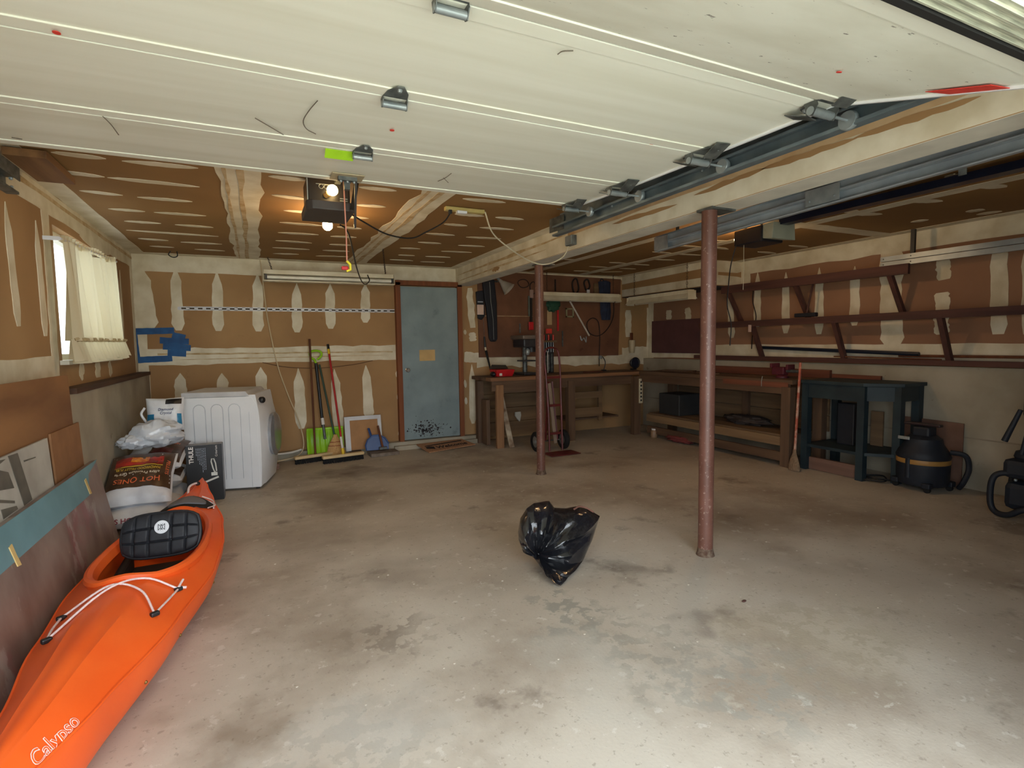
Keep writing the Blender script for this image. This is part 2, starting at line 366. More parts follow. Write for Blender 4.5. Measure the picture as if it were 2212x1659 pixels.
smears('back', [5.564,1.917,5.565,1.477], 0.12, 'blunt')
smears('back', [6.016,1.961,6.011,1.098], 0.13, 'band')
smears('back', [5.443,1.189,5.981,1.208], 0.22, 'band')
smear('back', (2.8, 2.425), (5.44, 2.425), 0.05, 'band', jit=.1)
# left wall
smears('left', [3.863,2.208,3.91,1.536,4.309,2.201,4.325,1.489], 0.10, 'spike')
smears('left', [6.585,2.19,6.569,1.476], 0.07, 'lens')
smear('left', (4.47, 1.15), (4.49, 2.38), 0.13, 'band', jit=.12, n=12)
smear('left', (0.6, 1.27), (4.5, 1.28), 0.16, 'band', jit=.12, n=20)
smear('left', (1.0, 2.37), (7.2, 2.37), 0.16, 'band', jit=.12, n=24)
smear('left', (1.5, 2.40), (7.2, 2.40), 0.03, 'band', jit=.3, n=24, m=M_TAPE, d1=.006)
smear('left', (7.13, 1.1), (7.13, 2.38), 0.11, 'band', jit=.12, n=10)
smear('left', (5.25, 2.285), (6.2, 2.28), 0.07, 'lens', jit=.2)
smear('left', (5.0, 1.19), (5.08, 1.30), 0.1, 'blunt', jit=.3, n=5); smear('left', (5.5, 1.17), (5.5, 1.29), 0.14, 'blunt', jit=.3, n=5); smear('left', (5.95, 1.17), (5.9, 1.29), 0.1, 'blunt', jit=.3, n=5)
# ceiling
smears('ceil', [-1.039,4.065,-0.783,4.097,-0.77,4.101,-0.281,4.112,-1.003,4.501,-0.771,4.53,-0.691,4.544,-0.361,4.54,-0.946,4.992,-0.715,4.994,-0.659,4.996,-0.307,4.982,-0.925,5.419,-0.668,5.414,-0.57,5.423,-0.284,5.433,-0.983,5.823,-0.267,5.85,-0.961,6.215,-0.718,6.237,-0.619,6.279,-0.258,6.266,-0.931,6.634,-0.717,6.642,-0.537,6.685,-0.251,6.692,-0.625,3.713,-0.254,3.692,-0.933,3.696,-0.696,3.705], 0.075, 'lens')
smears('ceil', [0.12,3.698,0.349,3.697,0.15,4.14,0.395,4.166,0.721,4.189,0.944,4.17,0.244,4.565,0.563,4.561,0.647,4.609,0.897,4.594,0.233,5.014,0.578,5.018,0.701,5.018,0.912,5.021,0.235,5.459,0.587,5.433,0.698,5.464,0.935,5.431,0.229,5.868,0.567,5.885,0.739,5.9,0.961,5.87,0.21,6.295,0.58,6.288,0.713,6.283,0.997,6.254,0.225,6.684,0.496,6.65,0.683,6.698,1.043,6.635,0.666,3.717,0.917,3.713,1.402,3.73,1.736,3.712,1.502,4.183,1.751,4.166,1.854,4.168,2.11,4.153,1.538,4.566,1.75,4.555,1.879,4.579,2.207,4.554,1.504,5.003,1.788,4.995,1.919,5.033,2.276,4.987,1.554,5.456,1.799,5.449,1.997,5.477,2.292,5.451,1.464,5.851,1.683,5.828,1.941,5.885,2.296,5.85,1.554,6.3,1.746,6.289,1.875,6.285,2.178,6.263,1.537,6.664,1.829,6.673,1.934,6.713,2.243,6.672], 0.075, 'lens')
smears('ceil', [4.26,5.061,4.572,5.07,4.633,5.079,5.024,5.053,4.647,5.505,4.983,5.493,4.233,4.629,4.596,4.623,4.695,4.547,5.006,4.619,4.403,4.265,4.721,4.244,5.474,4.608,5.8,4.614,5.451,4.177,5.766,4.17], 0.075, 'lens')
smears('ceil', [4.27,5.929,4.545,5.925,4.649,5.952,4.964,5.958,4.225,6.336,4.544,6.342,4.755,6.36,5.034,6.336,4.261,6.794,4.53,6.777,4.738,6.784,5.028,6.644,4.669,5.514,4.989,5.486,3.571,5.914,3.779,5.896], 0.08, 'lens')
smears('ceil', [4.605,2.064,4.837,1.991,4.605,2.497,4.86,2.393,4.47,2.916,4.55,2.845,4.63,2.935,4.865,2.841,5.451,2.934,5.488,2.805,5.441,2.508,5.525,2.409,5.67,2.534,5.723,2.378,4.125,2.025,4.204,1.972,3.472,2.053,3.533,1.966,3.491,1.637,3.517,1.531], 0.10, 'lens')
for xc, y0 in ((-0.04, 1.0), (1.20, 1.0)):
    smear('ceil', (xc, y0), (xc, 7.2), 0.25, 'band', jit=.16, n=34)
    smear('ceil', (xc + 0.01, y0), (xc, 7.15), 0.035, 'band', jit=.7, n=30, m=M_TAPE, d1=.005)
    smear('ceil', (xc - 0.075, y0), (xc - 0.08, 7.15), 0.02, 'band', jit=.8, n=30, m=M_TAPE, d1=.005)
smear('ceil', (-1.12, 0.6), (-1.12, 7.2), 0.14, 'band', jit=.1, n=30)
smear('ceil', (-1.19, 7.13), (2.58, 7.13), 0.12, 'band', jit=.1, n=24)
smear('ceil', (3.0, 7.16), (5.44, 7.16), 0.08, 'band', jit=.1, n=12)
smear('ceil', (2.52, 0.6), (2.52, 7.2), 0.12, 'band', jit=.1, n=24)
smear('ceil', (2.84, 0.6), (2.84, 7.2), 0.10, 'band', jit=.1, n=24)
smear('ceil', (5.90, 0.6), (5.90, 5.3), 0.14, 'band', jit=.1, n=20)
smear('ceil', (5.37, 5.3), (5.37, 7.2), 0.12, 'band', jit=.1, n=8)
smear('ceil', (4.62, 0.6), (4.62, 7.2), 0.14, 'band', jit=.1, n=30)
smear('ceil', (3.75, 3.2), (3.75, 7.2), 0.12, 'band', jit=.1, n=20)
smear('ceil', (4.05, 3.4), (5.98, 3.4), 0.16, 'band', jit=.1, n=12)
# beam faces
smear('beam', (0.5, 2.335), (7.2, 2.335), 0.225, 'band', jit=0, n=4)
smear('beamb', (2.68, 0.4), (2.68, 7.2), 0.195, 'band', jit=0, n=4, m=mat('beam_underside_paint', srgb(222, 218, 204), 0.7))
smear('beam', (0.5, 2.40), (4.2, 2.40), 0.10, 'band', jit=.1, n=20, m=mat('dusty_tan_mud', srgb(200, 172, 134), 0.8, c2=srgb(184, 152, 112), s=6), d0=.0035, d1=.0045, name='dusty_upper_band')
smears('beam', [3.536,2.323,2.815,2.306,2.663,2.327,2.117,2.34,2.158,2.341,1.628,2.33,1.648,2.334,1.155,2.326], 0.030, 'lens', m=M_PAPER, d0=.0045, d1=0.006, jit=.4, name='bare_paper_streak')
smear('beam', (4.6, 2.30), (7.1, 2.27), 0.02, 'lens', m=M_TAPE, d1=.005, jit=.5, n=20, name='bare_paper_streak')
smear('beam', (4.2, 2.37), (7.1, 2.35), 0.03, 'lens', m=M_TAPE, d1=.005, jit=.5, n=20, name='bare_paper_streak')
smears('beam', [5.911,2.262,5.696,2.271], 0.05, 'lens', m=M_PAPER, d1=0.006, jit=.4, name='bare_paper_streak')
# soffit faces
slab('soff', [(5.29, 2.13), (7.2, 2.13), (7.2, 2.24), (5.55, 2.24), (5.42, 2.24), (5.42, 2.36), (7.2, 2.33), (7.2, 2.45), (5.29, 2.45)])
slab('sofff', [(5.44, 2.13), (5.98, 2.13), (5.98, 2.24), (5.9, 2.25), (5.55, 2.26), (5.55, 2.30), (5.9, 2.30), (5.98, 2.32), (5.98, 2.45), (5.44, 2.45)])
# right wall
smears('right', [5.488,2.123,5.434,1.43,5.027,2.281,5.018,1.57,4.611,2.23,4.597,1.475,4.174,2.229,4.156,1.454,3.76,2.189,3.743,1.541], 0.11, 'spike')
smears('right', [3.401,2.307,3.339,1.326], 0.22, 'blunt', jit=.15, n=14)
smears('right', [2.925,2.143,2.902,1.947,2.916,1.826,2.905,1.648,2.916,1.614,2.9,1.426,2.487,2.2,2.467,1.417,6.699,1.891,6.698,1.744,6.292,1.901,6.26,1.724], 0.12, 'blunt', jit=.15)
smears('right', [2.266,2.163,2.245,1.412], 0.13, 'blunt', jit=.15)
smear('right', (0.4, 2.37), (5.29, 2.37), 0.20, 'band', jit=.12, n=20)
smear('right', (5.22, 2.10), (5.22, 2.44), 0.16, 'band', jit=.12, n=6)
smear('right', (0.4, 1.235), (7.2, 1.235), 0.20, 'band', jit=.06, n=24)
smear('right', (7.13, 1.1), (7.13, 2.12), 0.13, 'band', jit=.1, n=8)

# ---------------------------------------------------------------- the raised garage door of the near bay
M_DOORS = mat('speckled_door_panel', srgb(236, 239, 227), 0.55, c2=srgb(222, 223, 208), s=6, bump=0.0006, bs=8, stretch=(0.5, 1, 1), spots=[(40, 0.66, 0.02, (*srgb(96, 90, 80), 0.8)), (16, 0.70, 0.02, (*srgb(120, 104, 84), 0.7))])
def door_profile(): return [(3.25, 2.338), (2.655, 2.314), (2.01, 2.300), (1.38, 2.290), (0.69, 2.083)]
gd = thing('garage_door', (0.51, 2.0, 2.3), 'raised ivory steel sectional garage door lying overhead on its tracks', 'garage door')
DX0, DX1 = -1.03, 2.05
prof = door_profile()
for i in range(4):
    (y1, z1), (y0, z0) = prof[i], prof[i + 1]
    d = Vector((0, y1 - y0, z1 - z0)); L = d.length; M = frame((DX0, y0, z0), (1, 0, 0), d)   # local z = up
    W = DX1 - DX0
    mb = MB()
    # thin pan with thicker rims along the joints, underside is local z<0
    mb.box((W / 2, L / 2, 0.026), (W, L - 0.006, 0.044), M)
    rim = 0.062 if i < 3 else 0.075
    o = mb.build('section', M_DOORW if i < 3 else M_DOORS, gd)
    for (yy, ww) in ((0.004 + rim / 2, rim), (L - 0.004 - rim / 2, rim)):
        MB().box((W / 2, yy, 0.0025), (W, ww, 0.007), M, ch=0.002).build('rim', M_DOORW, o)
    MB().box((W - 0.004, L / 2, 0.02), (0.012, L - 0.01, 0.05), M).build('end_cap', M_WHITE, o)
M_RET = mat('weathered_aluminium', srgb(206, 208, 188), .45, .1, c2=srgb(150, 152, 136), s=60, amt=.5, stretch=(.15, 3, 1), bump=.002, bs=60)
# bottom edge: rubber seal in a galvanised retainer
(y1, z1), (y0, z0) = prof[3], prof[4]
M = frame((DX0, y0, z0), (1, 0, 0), (0, y1 - y0, z1 - z0))
MB().box((W / 2, -0.014, 0.012), (W, 0.026, 0.05), M).build('bottom_seal', M_RUBBER, gd, label='black rubber bottom seal')
MB().box((W / 2, -0.082, 0.02), (W, 0.12, 0.05), M).build('seal_retainer', M_RET, gd, label='galvanised strip along the bottom edge')
for k_ in range(4): MB().box((W / 2, -0.04 - 0.028 * k_, -0.007), (W, 0.006, 0.008), M).build('retainer_rib', M_RET, gd)
def hinge(x, y, z, flip, roller=False, sc=1.0):
    h = MB()
    M0 = Matrix.Translation((x, y, z)) @ Matrix.Diagonal((sc, sc, sc, 1))
    pl = [(-0.042, 0.0), (0.042, 0.0), (0.036, -0.04), (0.012, -0.082), (-0.012, -0.082), (-0.036, -0.04)]
    h.prism(pl, 0.004, M0, -0.006)
    h.prism([(-0.042, 0.03), (-0.034, 0.055), (-0.016, 0.062), (0.0, 0.04), (0.036, 0.034), (0.042, 0.03)], 0.004, M0, -0.006)
    o = h.build('hinge', M_STEELD, gd, label='zinc hinge across the section joint')
    b = MB().cyl(M0 @ Vector((-0.044, 0.018, -0.024)), M0 @ Vector((0.044, 0.018, -0.024)), 0.011 * sc, n=12)
    b.build('hinge_barrel', M_STEEL, o, smooth=True)
    e = MB()
    for sx in (-0.043, 0.041): e.prism([(0.002, 0.0), (0.036, 0.0), (0.03, -0.03), (0.012, -0.036), (-0.002, -0.012)], 0.003, M0 @ Matrix.Translation((sx, 0, -0.002)) @ Matrix(((0, 0, 1, 0), (1, 0, 0, 0), (0, 1, 0, 0), (0, 0, 0, 1))))
    e.build('hinge_ear', M_STEELD, o)
    for (bx, by) in ((0, -0.066), (-0.02, 0.048)):
        MB().lathe([(0.0085, 0), (0.0085, -0.004), (0.005, -0.009)], M0 @ Matrix.Translation((bx, by, -0.006)), 8).build('bolt', M_STEEL, o)
    if roller:
        for (ya, yb_) in ((-0.03, -0.10), (0.045, 0.105)): MB().bar(M0 @ Vector((0.0, ya, -0.026)), M0 @ Vector((-0.01, yb_, -0.003)), 0.05 * sc, 0.004).build('hinge_wing', M_STEELD, o)
        r = MB().cyl(M0 @ Vector((0.04, 0.018, -0.024)), M0 @ Vector((0.115, 0.018, -0.024)), 0.006, n=8)
        r.lathe([(0.024, 0.0), (0.026, 0.004), (0.026, 0.014), (0.024, 0.018)], M0 @ Matrix.Translation((0.105, 0.018, -0.024)) @ Matrix.Rotation(pi / 2, 4, 'Y'), 16)
        r.build('roller', M_STEEL, o, smooth=True)
for k, (yj, zj) in enumerate(prof[1:4]):
    for x in (0.50, 1.985, -0.96):
        hinge(x, yj - 0.01, zj, False, roller=x > 1.5, sc=(1.05 if x < 1 else 1.45))
hinge(1.985, 3.17, prof[0][1] - 0.002, False, roller=True, sc=1.35)
# top bracket joining the opener arm
bk = MB().box((0.50, 3.13, 2.328), (0.17, 0.12, 0.006)).build('arm_plate', mat('tan_plate', srgb(186, 172, 140), 0.5), gd)
b2 = MB().box((0.50, 3.12, 2.315), (0.10, 0.03, 0.02)); b2.box((0.50, 3.15, 2.295), (0.03, 0.03, 0.06)); b2.build('arm_bracket', M_STEELD, gd)
for bx in (-0.035, 0.0, 0.035): MB().sphere((0.50 + bx, 3.12, 2.302), 0.009, 8, 5).build('bolt', M_STEEL, gd, smooth=True)
M_REDS = mat('red_sticker', srgb(222, 66, 56), 0.5)
def dot(u, v, r):
    MB().lathe([(r, 0.0), (r, -0.0012)], Matrix.Translation((u[0], u[1], u[2])), 14).build('red_dot', M_REDS, gd)
for p, r in (((-0.464, 1.971, 2.291), .010), ((0.562, 2.32, 2.304), .010), ((1.686, 2.017, 2.304), .010)): dot(p, r)  if False else None
for p, r in (((-0.464, 1.971, 2.291), .010), ((0.562, 2.32, 2.304), .010), ((1.686, 2.017, 2.304), .010)): MB().lathe([(r, 0.0), (r, -0.002)], Matrix.Translation((p[0], p[1], p[2])), 14).build('red_dot', M_REDS, gd, label='small red sticker dot')
# red reflective strip on the lowest section beside its right edge
M = frame((DX0, y0, z0), (1, 0, 0), (0, y1 - y0, z1 - z0))
MB().add([(W - 0.075, 0.36, -0.003), (W - 0.012, 0.32, -0.003), (W - 0.012, 0.16, -0.003), (W - 0.075, 0.18, -0.003), (W - 0.075, 0.36, -0.001), (W - 0.012, 0.32, -0.001), (W - 0.012, 0.16, -0.001), (W - 0.075, 0.18, -0.001)], [(0, 1, 2, 3), (7, 6, 5, 4), (0, 4, 5, 1), (1, 5, 6, 2), (2, 6, 7, 3), (3, 7, 4, 0)], M).build('red_strip', M_REDS, gd, label='red warning strip at the door edge')
cb = MB().prism([(0, 0), (0.07, 0.01), (0.07, 0.10), (0.01, 0.08)], 0.006, M @ Matrix.Translation((W - 0.08, -0.03, -0.008))); cb.build('corner_bracket', M_STEELD, gd)
MB().lathe([(0.008, 0.0), (0.008, -0.002)], M @ Matrix.Translation((W - 0.42, 0.42, 0)), 12).build('red_dot', M_REDS, gd)
MB().box((0, 0, 0), (0.13, 0.055, 0.002), Matrix.Translation((0.40, 2.70, 2.30)) @ Matrix.Rotation(radians(-28), 4, 'X')).build('green_tag', mat('lime_tag', srgb(170, 224, 40), 0.5), gd, label='lime green tag hanging by the centre hinge')
# old cobwebs and dirt streaks stuck to the underside
COB = mat('dusty_cobweb', srgb(112, 104, 92), .9)
for pp in ([(0.247, 2.14, 2.297), (0.227, 2.244, 2.299), (0.215, 2.362, 2.302), (0.234, 2.445, 2.303), (0.274, 2.489, 2.304)], [(0.882, 1.49, 2.286), (0.886, 1.468, 2.285), (0.914, 1.452, 2.285)], [(0.975, 2.984, 2.321), (0.991, 2.901, 2.318), (0.991, 2.8, 2.314)], [(0.982, 2.905, 2.318), (1.037, 2.987, 2.321)], [(-0.496, 2.638, 2.307), (-0.488, 2.731, 2.311), (-0.487, 2.862, 2.316)], [(-0.916, 3.108, 2.326), (-0.883, 3.118, 2.327)], [(0.041, 2.412, 2.303), (0.109, 2.502, 2.305), (0.15, 2.558, 2.306)]):
    MB().tube(spline(pp, 4), 0.0022, 4).build('cobweb', COB, gd)
# tracks
M_TRK = mat('track_steel', srgb(134, 148, 154), 0.34, 0.5, c2=srgb(104, 118, 126), s=5, bump=0.0003, bs=90)
def track(name, x, y0, y1, z, h, side, label, m=None, lip=0.012):
    """C channel: web in the yz plane at x, lips towards side"""
    mb = MB(); w = 0.05 * side
    L = y1 - y0; yc = (y0 + y1) / 2
    mb.box((x, yc, z), (0.004, L, h)); 
    mb.box((x + w / 2, yc, z + h / 2), (abs(w), L, 0.004)); mb.box((x + w / 2, yc, z - h / 2), (abs(w), L, 0.004))
    mb.box((x + w, yc, z + h / 2 - lip / 2), (0.004, L, lip)); mb.box((x + w, yc, z - h / 2 + lip / 2), (0.004, L, lip))
    return mb
t1 = thing('door_track', (2.16, 2.2, 2.24), 'galvanised track along the drywalled beam beside the raised door', 'door track')
track('a', 2.19, 0.9, 3.72, 2.270, 0.075, -1, '').build('channel', M_TRK, t1)
MB().bar((2.20, 0.9, 2.32), (2.20, 3.70, 2.37), 0.004, 0.07).build('angle_iron', M_TRK, t1)
MB().bar((2.185, 3.62, 2.33), (2.185, 3.84, 2.335), 0.004, 0.11).build('end_plate', M_STEELD, t1)
for yy in (1.5, 3.0): MB().bar((2.21, yy, 2.25), (2.21, yy, 2.45), 0.03, 0.004, up=(1, 0, 0)).build('hanger', M_STEELD, t1)
for yy in (3.0, 2.2): MB().sphere((2.185, yy, 2.30), 0.008, 8, 5).build('bolt', M_STEEL, t1)
t2 = thing('door_track', (-1.1, 2.4, 2.24), 'end of a dull galvanised track against the left wall under the ceiling', 'door track')
track('a', -1.13, 0.9, 3.70, 2.258, 0.085, 1, '').build('channel', M_STEELD, t2)
MB().bar((-1.10, 0.9, 2.34), (-1.10, 3.80, 2.34), 0.004, 0.07).build('angle_iron', M_STEELD, t2)
for zz in (2.24, 2.285): MB().sphere((-1.095, 3.66, zz), 0.010, 8, 5).build('bolt', M_STEEL, t2)
MB().box((-1.03, 3.9, 2.42), (0.18, 0.5, 0.04)).build('mounting_plank', wood('stained_plank', srgb(140, 100, 60), srgb(96, 64, 36), 1), t2)

# ---------------------------------------------------------------- posts
for i, (x, y, r, lab) in enumerate(((2.600, 2.553, 0.047, 'red oxide painted steel post nearest the camera, worn pale at its foot'), (2.70, 4.98, 0.045, 'red oxide painted steel post farther back beside the hand truck'))):
    t = thing('steel_post', (x, y, 0), lab, 'post', 'red steel posts under the beam')
    MB().lathe([(r, 0.0), (r, 2.205)], Matrix.Translation((x, y, 0)), 24).build('pipe', M_RUST, t, smooth=True)
    MB().box((x + 0.055, y, 2.2125), (0.20, 0.13, 0.015)).build('cap_plate', M_STEELD, t)
    MB().lathe([(r + 0.012, 0.0), (r + 0.006, 0.02), (r, 0.05)], Matrix.Translation((x, y, 0)), 20, cap=False).build('foot_mortar', mat('rusty_mortar', srgb(120, 104, 88), .9, c2=srgb(84, 60, 46), s=40), t, smooth=True)
# ---------------------------------------------------------------- opener of the near bay
M_OPB = mat('opener_black_housing', srgb(40, 36, 34), 0.35)
M_GLOW = mat('lit_bulb_glass', (1, .8, .45), 0.3, emit=(1.0, 0.66, 0.26), es=14)
op = thing('garage_door_opener', (0.45, 3.62, 2.24), 'black garage door opener with a lit bulb hanging near the lime tag', 'door opener')
MB().box((0.45, 3.64, 2.35), (0.25, 0.26, 0.16), ch=0.01).build('housing', M_OPB, op)
MB().prism([(0.31, 3.46), (0.345, 3.43), (0.555, 3.43), (0.59, 3.46), (0.59, 3.80), (0.31, 3.80)], 0.055, Matrix.Translation((0, 0, 2.215))).build('lower_tray', mat('opener_tray', srgb(66, 60, 58), .5), op, bevel=.006)
MB().box((0.325, 3.50, 2.335), (0.006, 0.006, 0.17)).build('trim_bead', M_STEEL, op); 
for x in (0.335, 0.575): MB().bar((x, 3.56, 2.42), (x, 3.56, 2.45), 0.03, 0.004).build('hanger_strap', M_STEELD, op)
MB().box((0.42, 3.506, 2.382), (0.09, 0.004, 0.004)).build('badge_rule', M_STEEL, op)
for x in (0.405, 0.435): MB().tube([(x + .013 * cos(a), 3.505, 2.368 + .013 * sin(a)) for a in [2 * pi * k / 16 for k in range(16)]], 0.002, 5, closed=True).build('badge_ring', M_STEEL, op)
for zz in (2.293, 2.306): MB().box((0.535, 3.507, zz), (0.045, 0.004, 0.005)).build('vent_slot', M_STEEL, op)
MB().cyl((0.43, 3.505, 2.315), (0.445, 3.475, 2.325), 0.018, n=12).build('lamp_socket', mat('tan_socket', srgb(190, 150, 90), .5), op, smooth=True)
MB().sphere((0.462, 3.445, 2.335), 0.033, 14, 10).build('light_bulb', M_GLOW, op, smooth=True, label='lit round bulb')
MB().box((0.5, 2.3, 2.405), (0.035, 2.42, 0.03)).build('rail', M_STEELD, op)
MB().bar((0.555, 3.18, 2.33), (0.565, 3.32, 2.10), 0.012, 0.028).build('door_arm', M_OPB, op); MB().bar((0.585, 3.30, 2.38), (0.555, 3.33, 2.20), 0.01, 0.026).build('door_arm', M_OPB, op)
MB().tube([(0.515, 3.35, 2.40), (0.516, 3.35, 2.2), (0.518, 3.35, 2.05), (0.516, 3.35, 1.905)], 0.004, 6).build('release_cord', mat('pink_cord', srgb(226, 150, 130), .7), op, label='pink release cord')
MB().tube([(0.515, 3.35, 1.905), (0.535, 3.35, 1.885), (0.535, 3.35, 1.855), (0.512, 3.35, 1.845)], 0.008, 7).build('release_tag', mat('yellow_tag', srgb(232, 216, 40), .5), op, label='yellow tag')
MB().box((0.503, 3.35, 1.862), (0.04, 0.02, 0.022), ch=.006).build('release_handle', mat('red_handle', srgb(200, 40, 44), .5), op, label='red release handle')
def plight(name, loc, e, col=(1.0, 0.66, 0.34), r=0.03):
    l = bpy.data.lights.new(name, 'POINT'); l.energy = e; l.color = col; l.shadow_soft_size = r
    o = bpy.data.objects.new(name, l); COL.objects.link(o); o.location = loc; return o
plight('opener_bulb_light', (0.462, 3.44, 2.335), 4)
bl = thing('ceiling_bulb', (0.546, 4.42, 2.45), 'bare lit bulb on the ceiling just behind the door opener', 'light bulb')
MB().lathe([(0.05, 0.0), (0.05, -0.015), (0.028, -0.03), (0.022, -0.05)], Matrix.Translation((0.546, 4.42, 2.45)), 16).build('lampholder', mat('porcelain', srgb(226, 216, 196), .3), bl, smooth=True)
MB().lathe([(0.014, -0.05), (0.018, -0.065), (0.034, -0.095), (0.038, -0.115), (0.034, -0.14), (0.018, -0.156), (0.002, -0.16)], Matrix.Translation((0.546, 4.42, 2.45)), 16).build('glass_bulb', mat('lit_bulb_glass_2', (1, .85, .55), 0.3, emit=(1.0, 0.72, 0.34), es=30), bl, smooth=True)
plight('ceiling_bulb_light', (0.546, 4.42, 2.26), 9, r=.05)
# power strip on the ceiling and its cords
ps = thing('power_strip', (1.51, 3.97, 2.43), 'tan power strip screwed to the ceiling with a white adapter', 'power strip')
MB().box((1.51, 3.98, 2.432), (0.32, 0.05, 0.03), rz=0.0, ch=.005).build('strip_body', mat('tan_plastic', srgb(196, 176, 110), .5), ps)
MB().box((1.475, 3.955, 2.408), (0.08, 0.04, 0.02), ch=.004).build('adapter', M_WHITE, ps, label='white adapter')
MB().box((1.385, 3.96, 2.405), (0.025, 0.03, 0.03), ch=.004).build('plug', M_BLACK, ps)
tag(MB().tube(spline([(0.575, 3.75, 2.30), (0.72, 3.85, 2.25), (0.90, 3.95, 2.20), (1.10, 4.05, 2.205), (1.22, 4.05, 2.26), (1.34, 4.0, 2.33), (1.39, 3.965, 2.40)], 6), 0.0055, 6).build('opener_cord', M_BLACK, smooth=True), 'black cord sagging from the near opener to the ceiling power strip', 'cord')
tag(MB().tube(spline([(0.566, 3.9, 2.23), (0.614, 4, 2.231), (0.673, 4.2, 2.211), (0.778, 4.7, 2.183), (0.906, 5.3, 2.133), (1.052, 5.9, 2.086), (1.169, 6.3, 2.098), (1.26, 6.55, 2.17), (1.258, 6.64, 2.246)], 7), 0.0065, 6).build('light_cord', M_BLACK, smooth=True), 'black cord looping down to the long fluorescent shop light', 'cord')
tag(MB().tube(spline([(1.675, 3.965, 2.43), (1.80, 4.1, 2.30), (2.05, 4.25, 2.20), (2.30, 4.36, 2.13), (2.45, 4.35, 2.12), (2.535, 4.22, 2.17), (2.555, 4.14, 2.27)], 7), 0.006, 6).build('extension_cord', mat('cream_cord', srgb(214, 204, 178), .5), smooth=True), 'cream cord sagging from the power strip to the outlet box on the beam', 'cord')
ob = thing('outlet_box', (2.55, 4.11, 2.28), 'grey metal outlet box on the beam face', 'outlet box')
MB().box((2.552, 4.11, 2.295), (0.05, 0.11, 0.085), ch=.004).build('box_body', M_STEELD, ob); MB().box((2.525, 4.11, 2.295), (0.006, 0.10, 0.075)).build('cover_plate', M_STEEL, ob)
# long fluorescent fixture by the back wall
def shoplight(name, c, L, rz, label, tube=True, chains=True, anchors=None):
    t = thing(name, c, label, 'shop light', 'long tube shop lights')
    M = Matrix.Translation(c) @ Matrix.Rotation(rz, 4, 'Z')
    WH = mat('aged_white_enamel', srgb(226, 220, 198), .45, c2=srgb(206, 196, 168), s=5)
    MB().box((0, 0, 0.06), (L, 0.09, 0.05), M, ch=.004).build('housing', WH, t)
    MB().add([(-L / 2, -0.045, 0.035), (L / 2, -0.045, 0.035), (L / 2, -0.10, -0.035), (-L / 2, -0.10, -0.035), (-L / 2, -0.042, 0.035), (L / 2, -0.042, 0.035), (L / 2, -0.096, -0.035), (-L / 2, -0.096, -0.035)], [(0, 1, 2, 3), (7, 6, 5, 4), (0, 4, 5, 1), (2, 6, 7, 3), (1, 5, 6, 2), (3, 7, 4, 0)], M).build('reflector', WH, t) if not tube else MB().box((0, -0.0, -0.04), (L, 0.12, 0.012), M).build('reflector', WH, t)
    MB().add([(-L / 2, 0.045, 0.035), (L / 2, 0.045, 0.035), (L / 2, 0.10, -0.035), (-L / 2, 0.10, -0.035), (-L / 2, 0.042, 0.035), (L / 2, 0.042, 0.035), (L / 2, 0.096, -0.035), (-L / 2, 0.096, -0.035)], [(3, 2, 1, 0), (4, 5, 6, 7), (1, 5, 4, 0), (3, 7, 6, 2), (2, 6, 5, 1), (0, 4, 7, 3)], M).build('reflector', WH, t)
    for s in (-1, 1): MB().box((s * (L / 2 + .003), 0, 0.015), (0.006, 0.14, 0.12), M).build('end_cap', WH, t)
    if tube:
        MB().cyl(M @ Vector((-L / 2 + .03, -0.05, 0.0)), M @ Vector((L / 2 - .03, -0.05, 0.0)), 0.019, n=12).build('fluorescent_tube', mat('milky_tube', srgb(246, 244, 230), .2), t, smooth=True, label='unlit milky fluorescent tube')
        for s in (-1, 1): MB().box((s * (L / 2 - .025), -0.05, 0.0), (0.02, 0.045, 0.055), M).build('tube_socket', M_BLACK, t)
    for k in ((-1, 1) if chains else ()):
        z0 = c[2] + .085; r_ = MB(); A0 = M @ Vector((k * (L / 2 - .09), 0, .085)); A1 = Vector(anchors[(k + 1) // 2]) if anchors else Vector((A0.x, A0.y, ZC)); n_ = int((A1 - A0).length / 0.034); D = (A1 - A0).normalized(); S = D.orthogonal().normalized(); S2 = D.cross(S)
        for q in range(n_):
            zc = A0.lerp(A1, (q + .5) / n_); Q = S if q % 2 else S2
            r_.tube([zc + Q * (.009 * cos(b)) + D * (.021 * sin(b)) for b in [2 * pi * w / 8 for w in range(8)]], 0.003, 4, closed=True)
        r_.build('chain', mat('rusty_chain', srgb(70, 54, 42), .6, .3), t, kind='stuff')
    return t
shoplight('shop_light', (0.85, 6.72, 2.185), 1.46, radians(-.5), 'aged white shop light with an unlit tube hung on chains above the slotted rail', anchors=[(0.177, 6.97, ZC), (1.30, 5.95, ZC)])
shoplight('shop_light', (4.47, 6.92, 2.055), 1.36, 0, 'shop light hung before the brown tool panel above the workbench', tube=False)
shoplight('shop_light', (5.30, 6.15, 2.0), 1.30, radians(90), 'shop light hanging under the boxed duct by the right wall', tube=False)
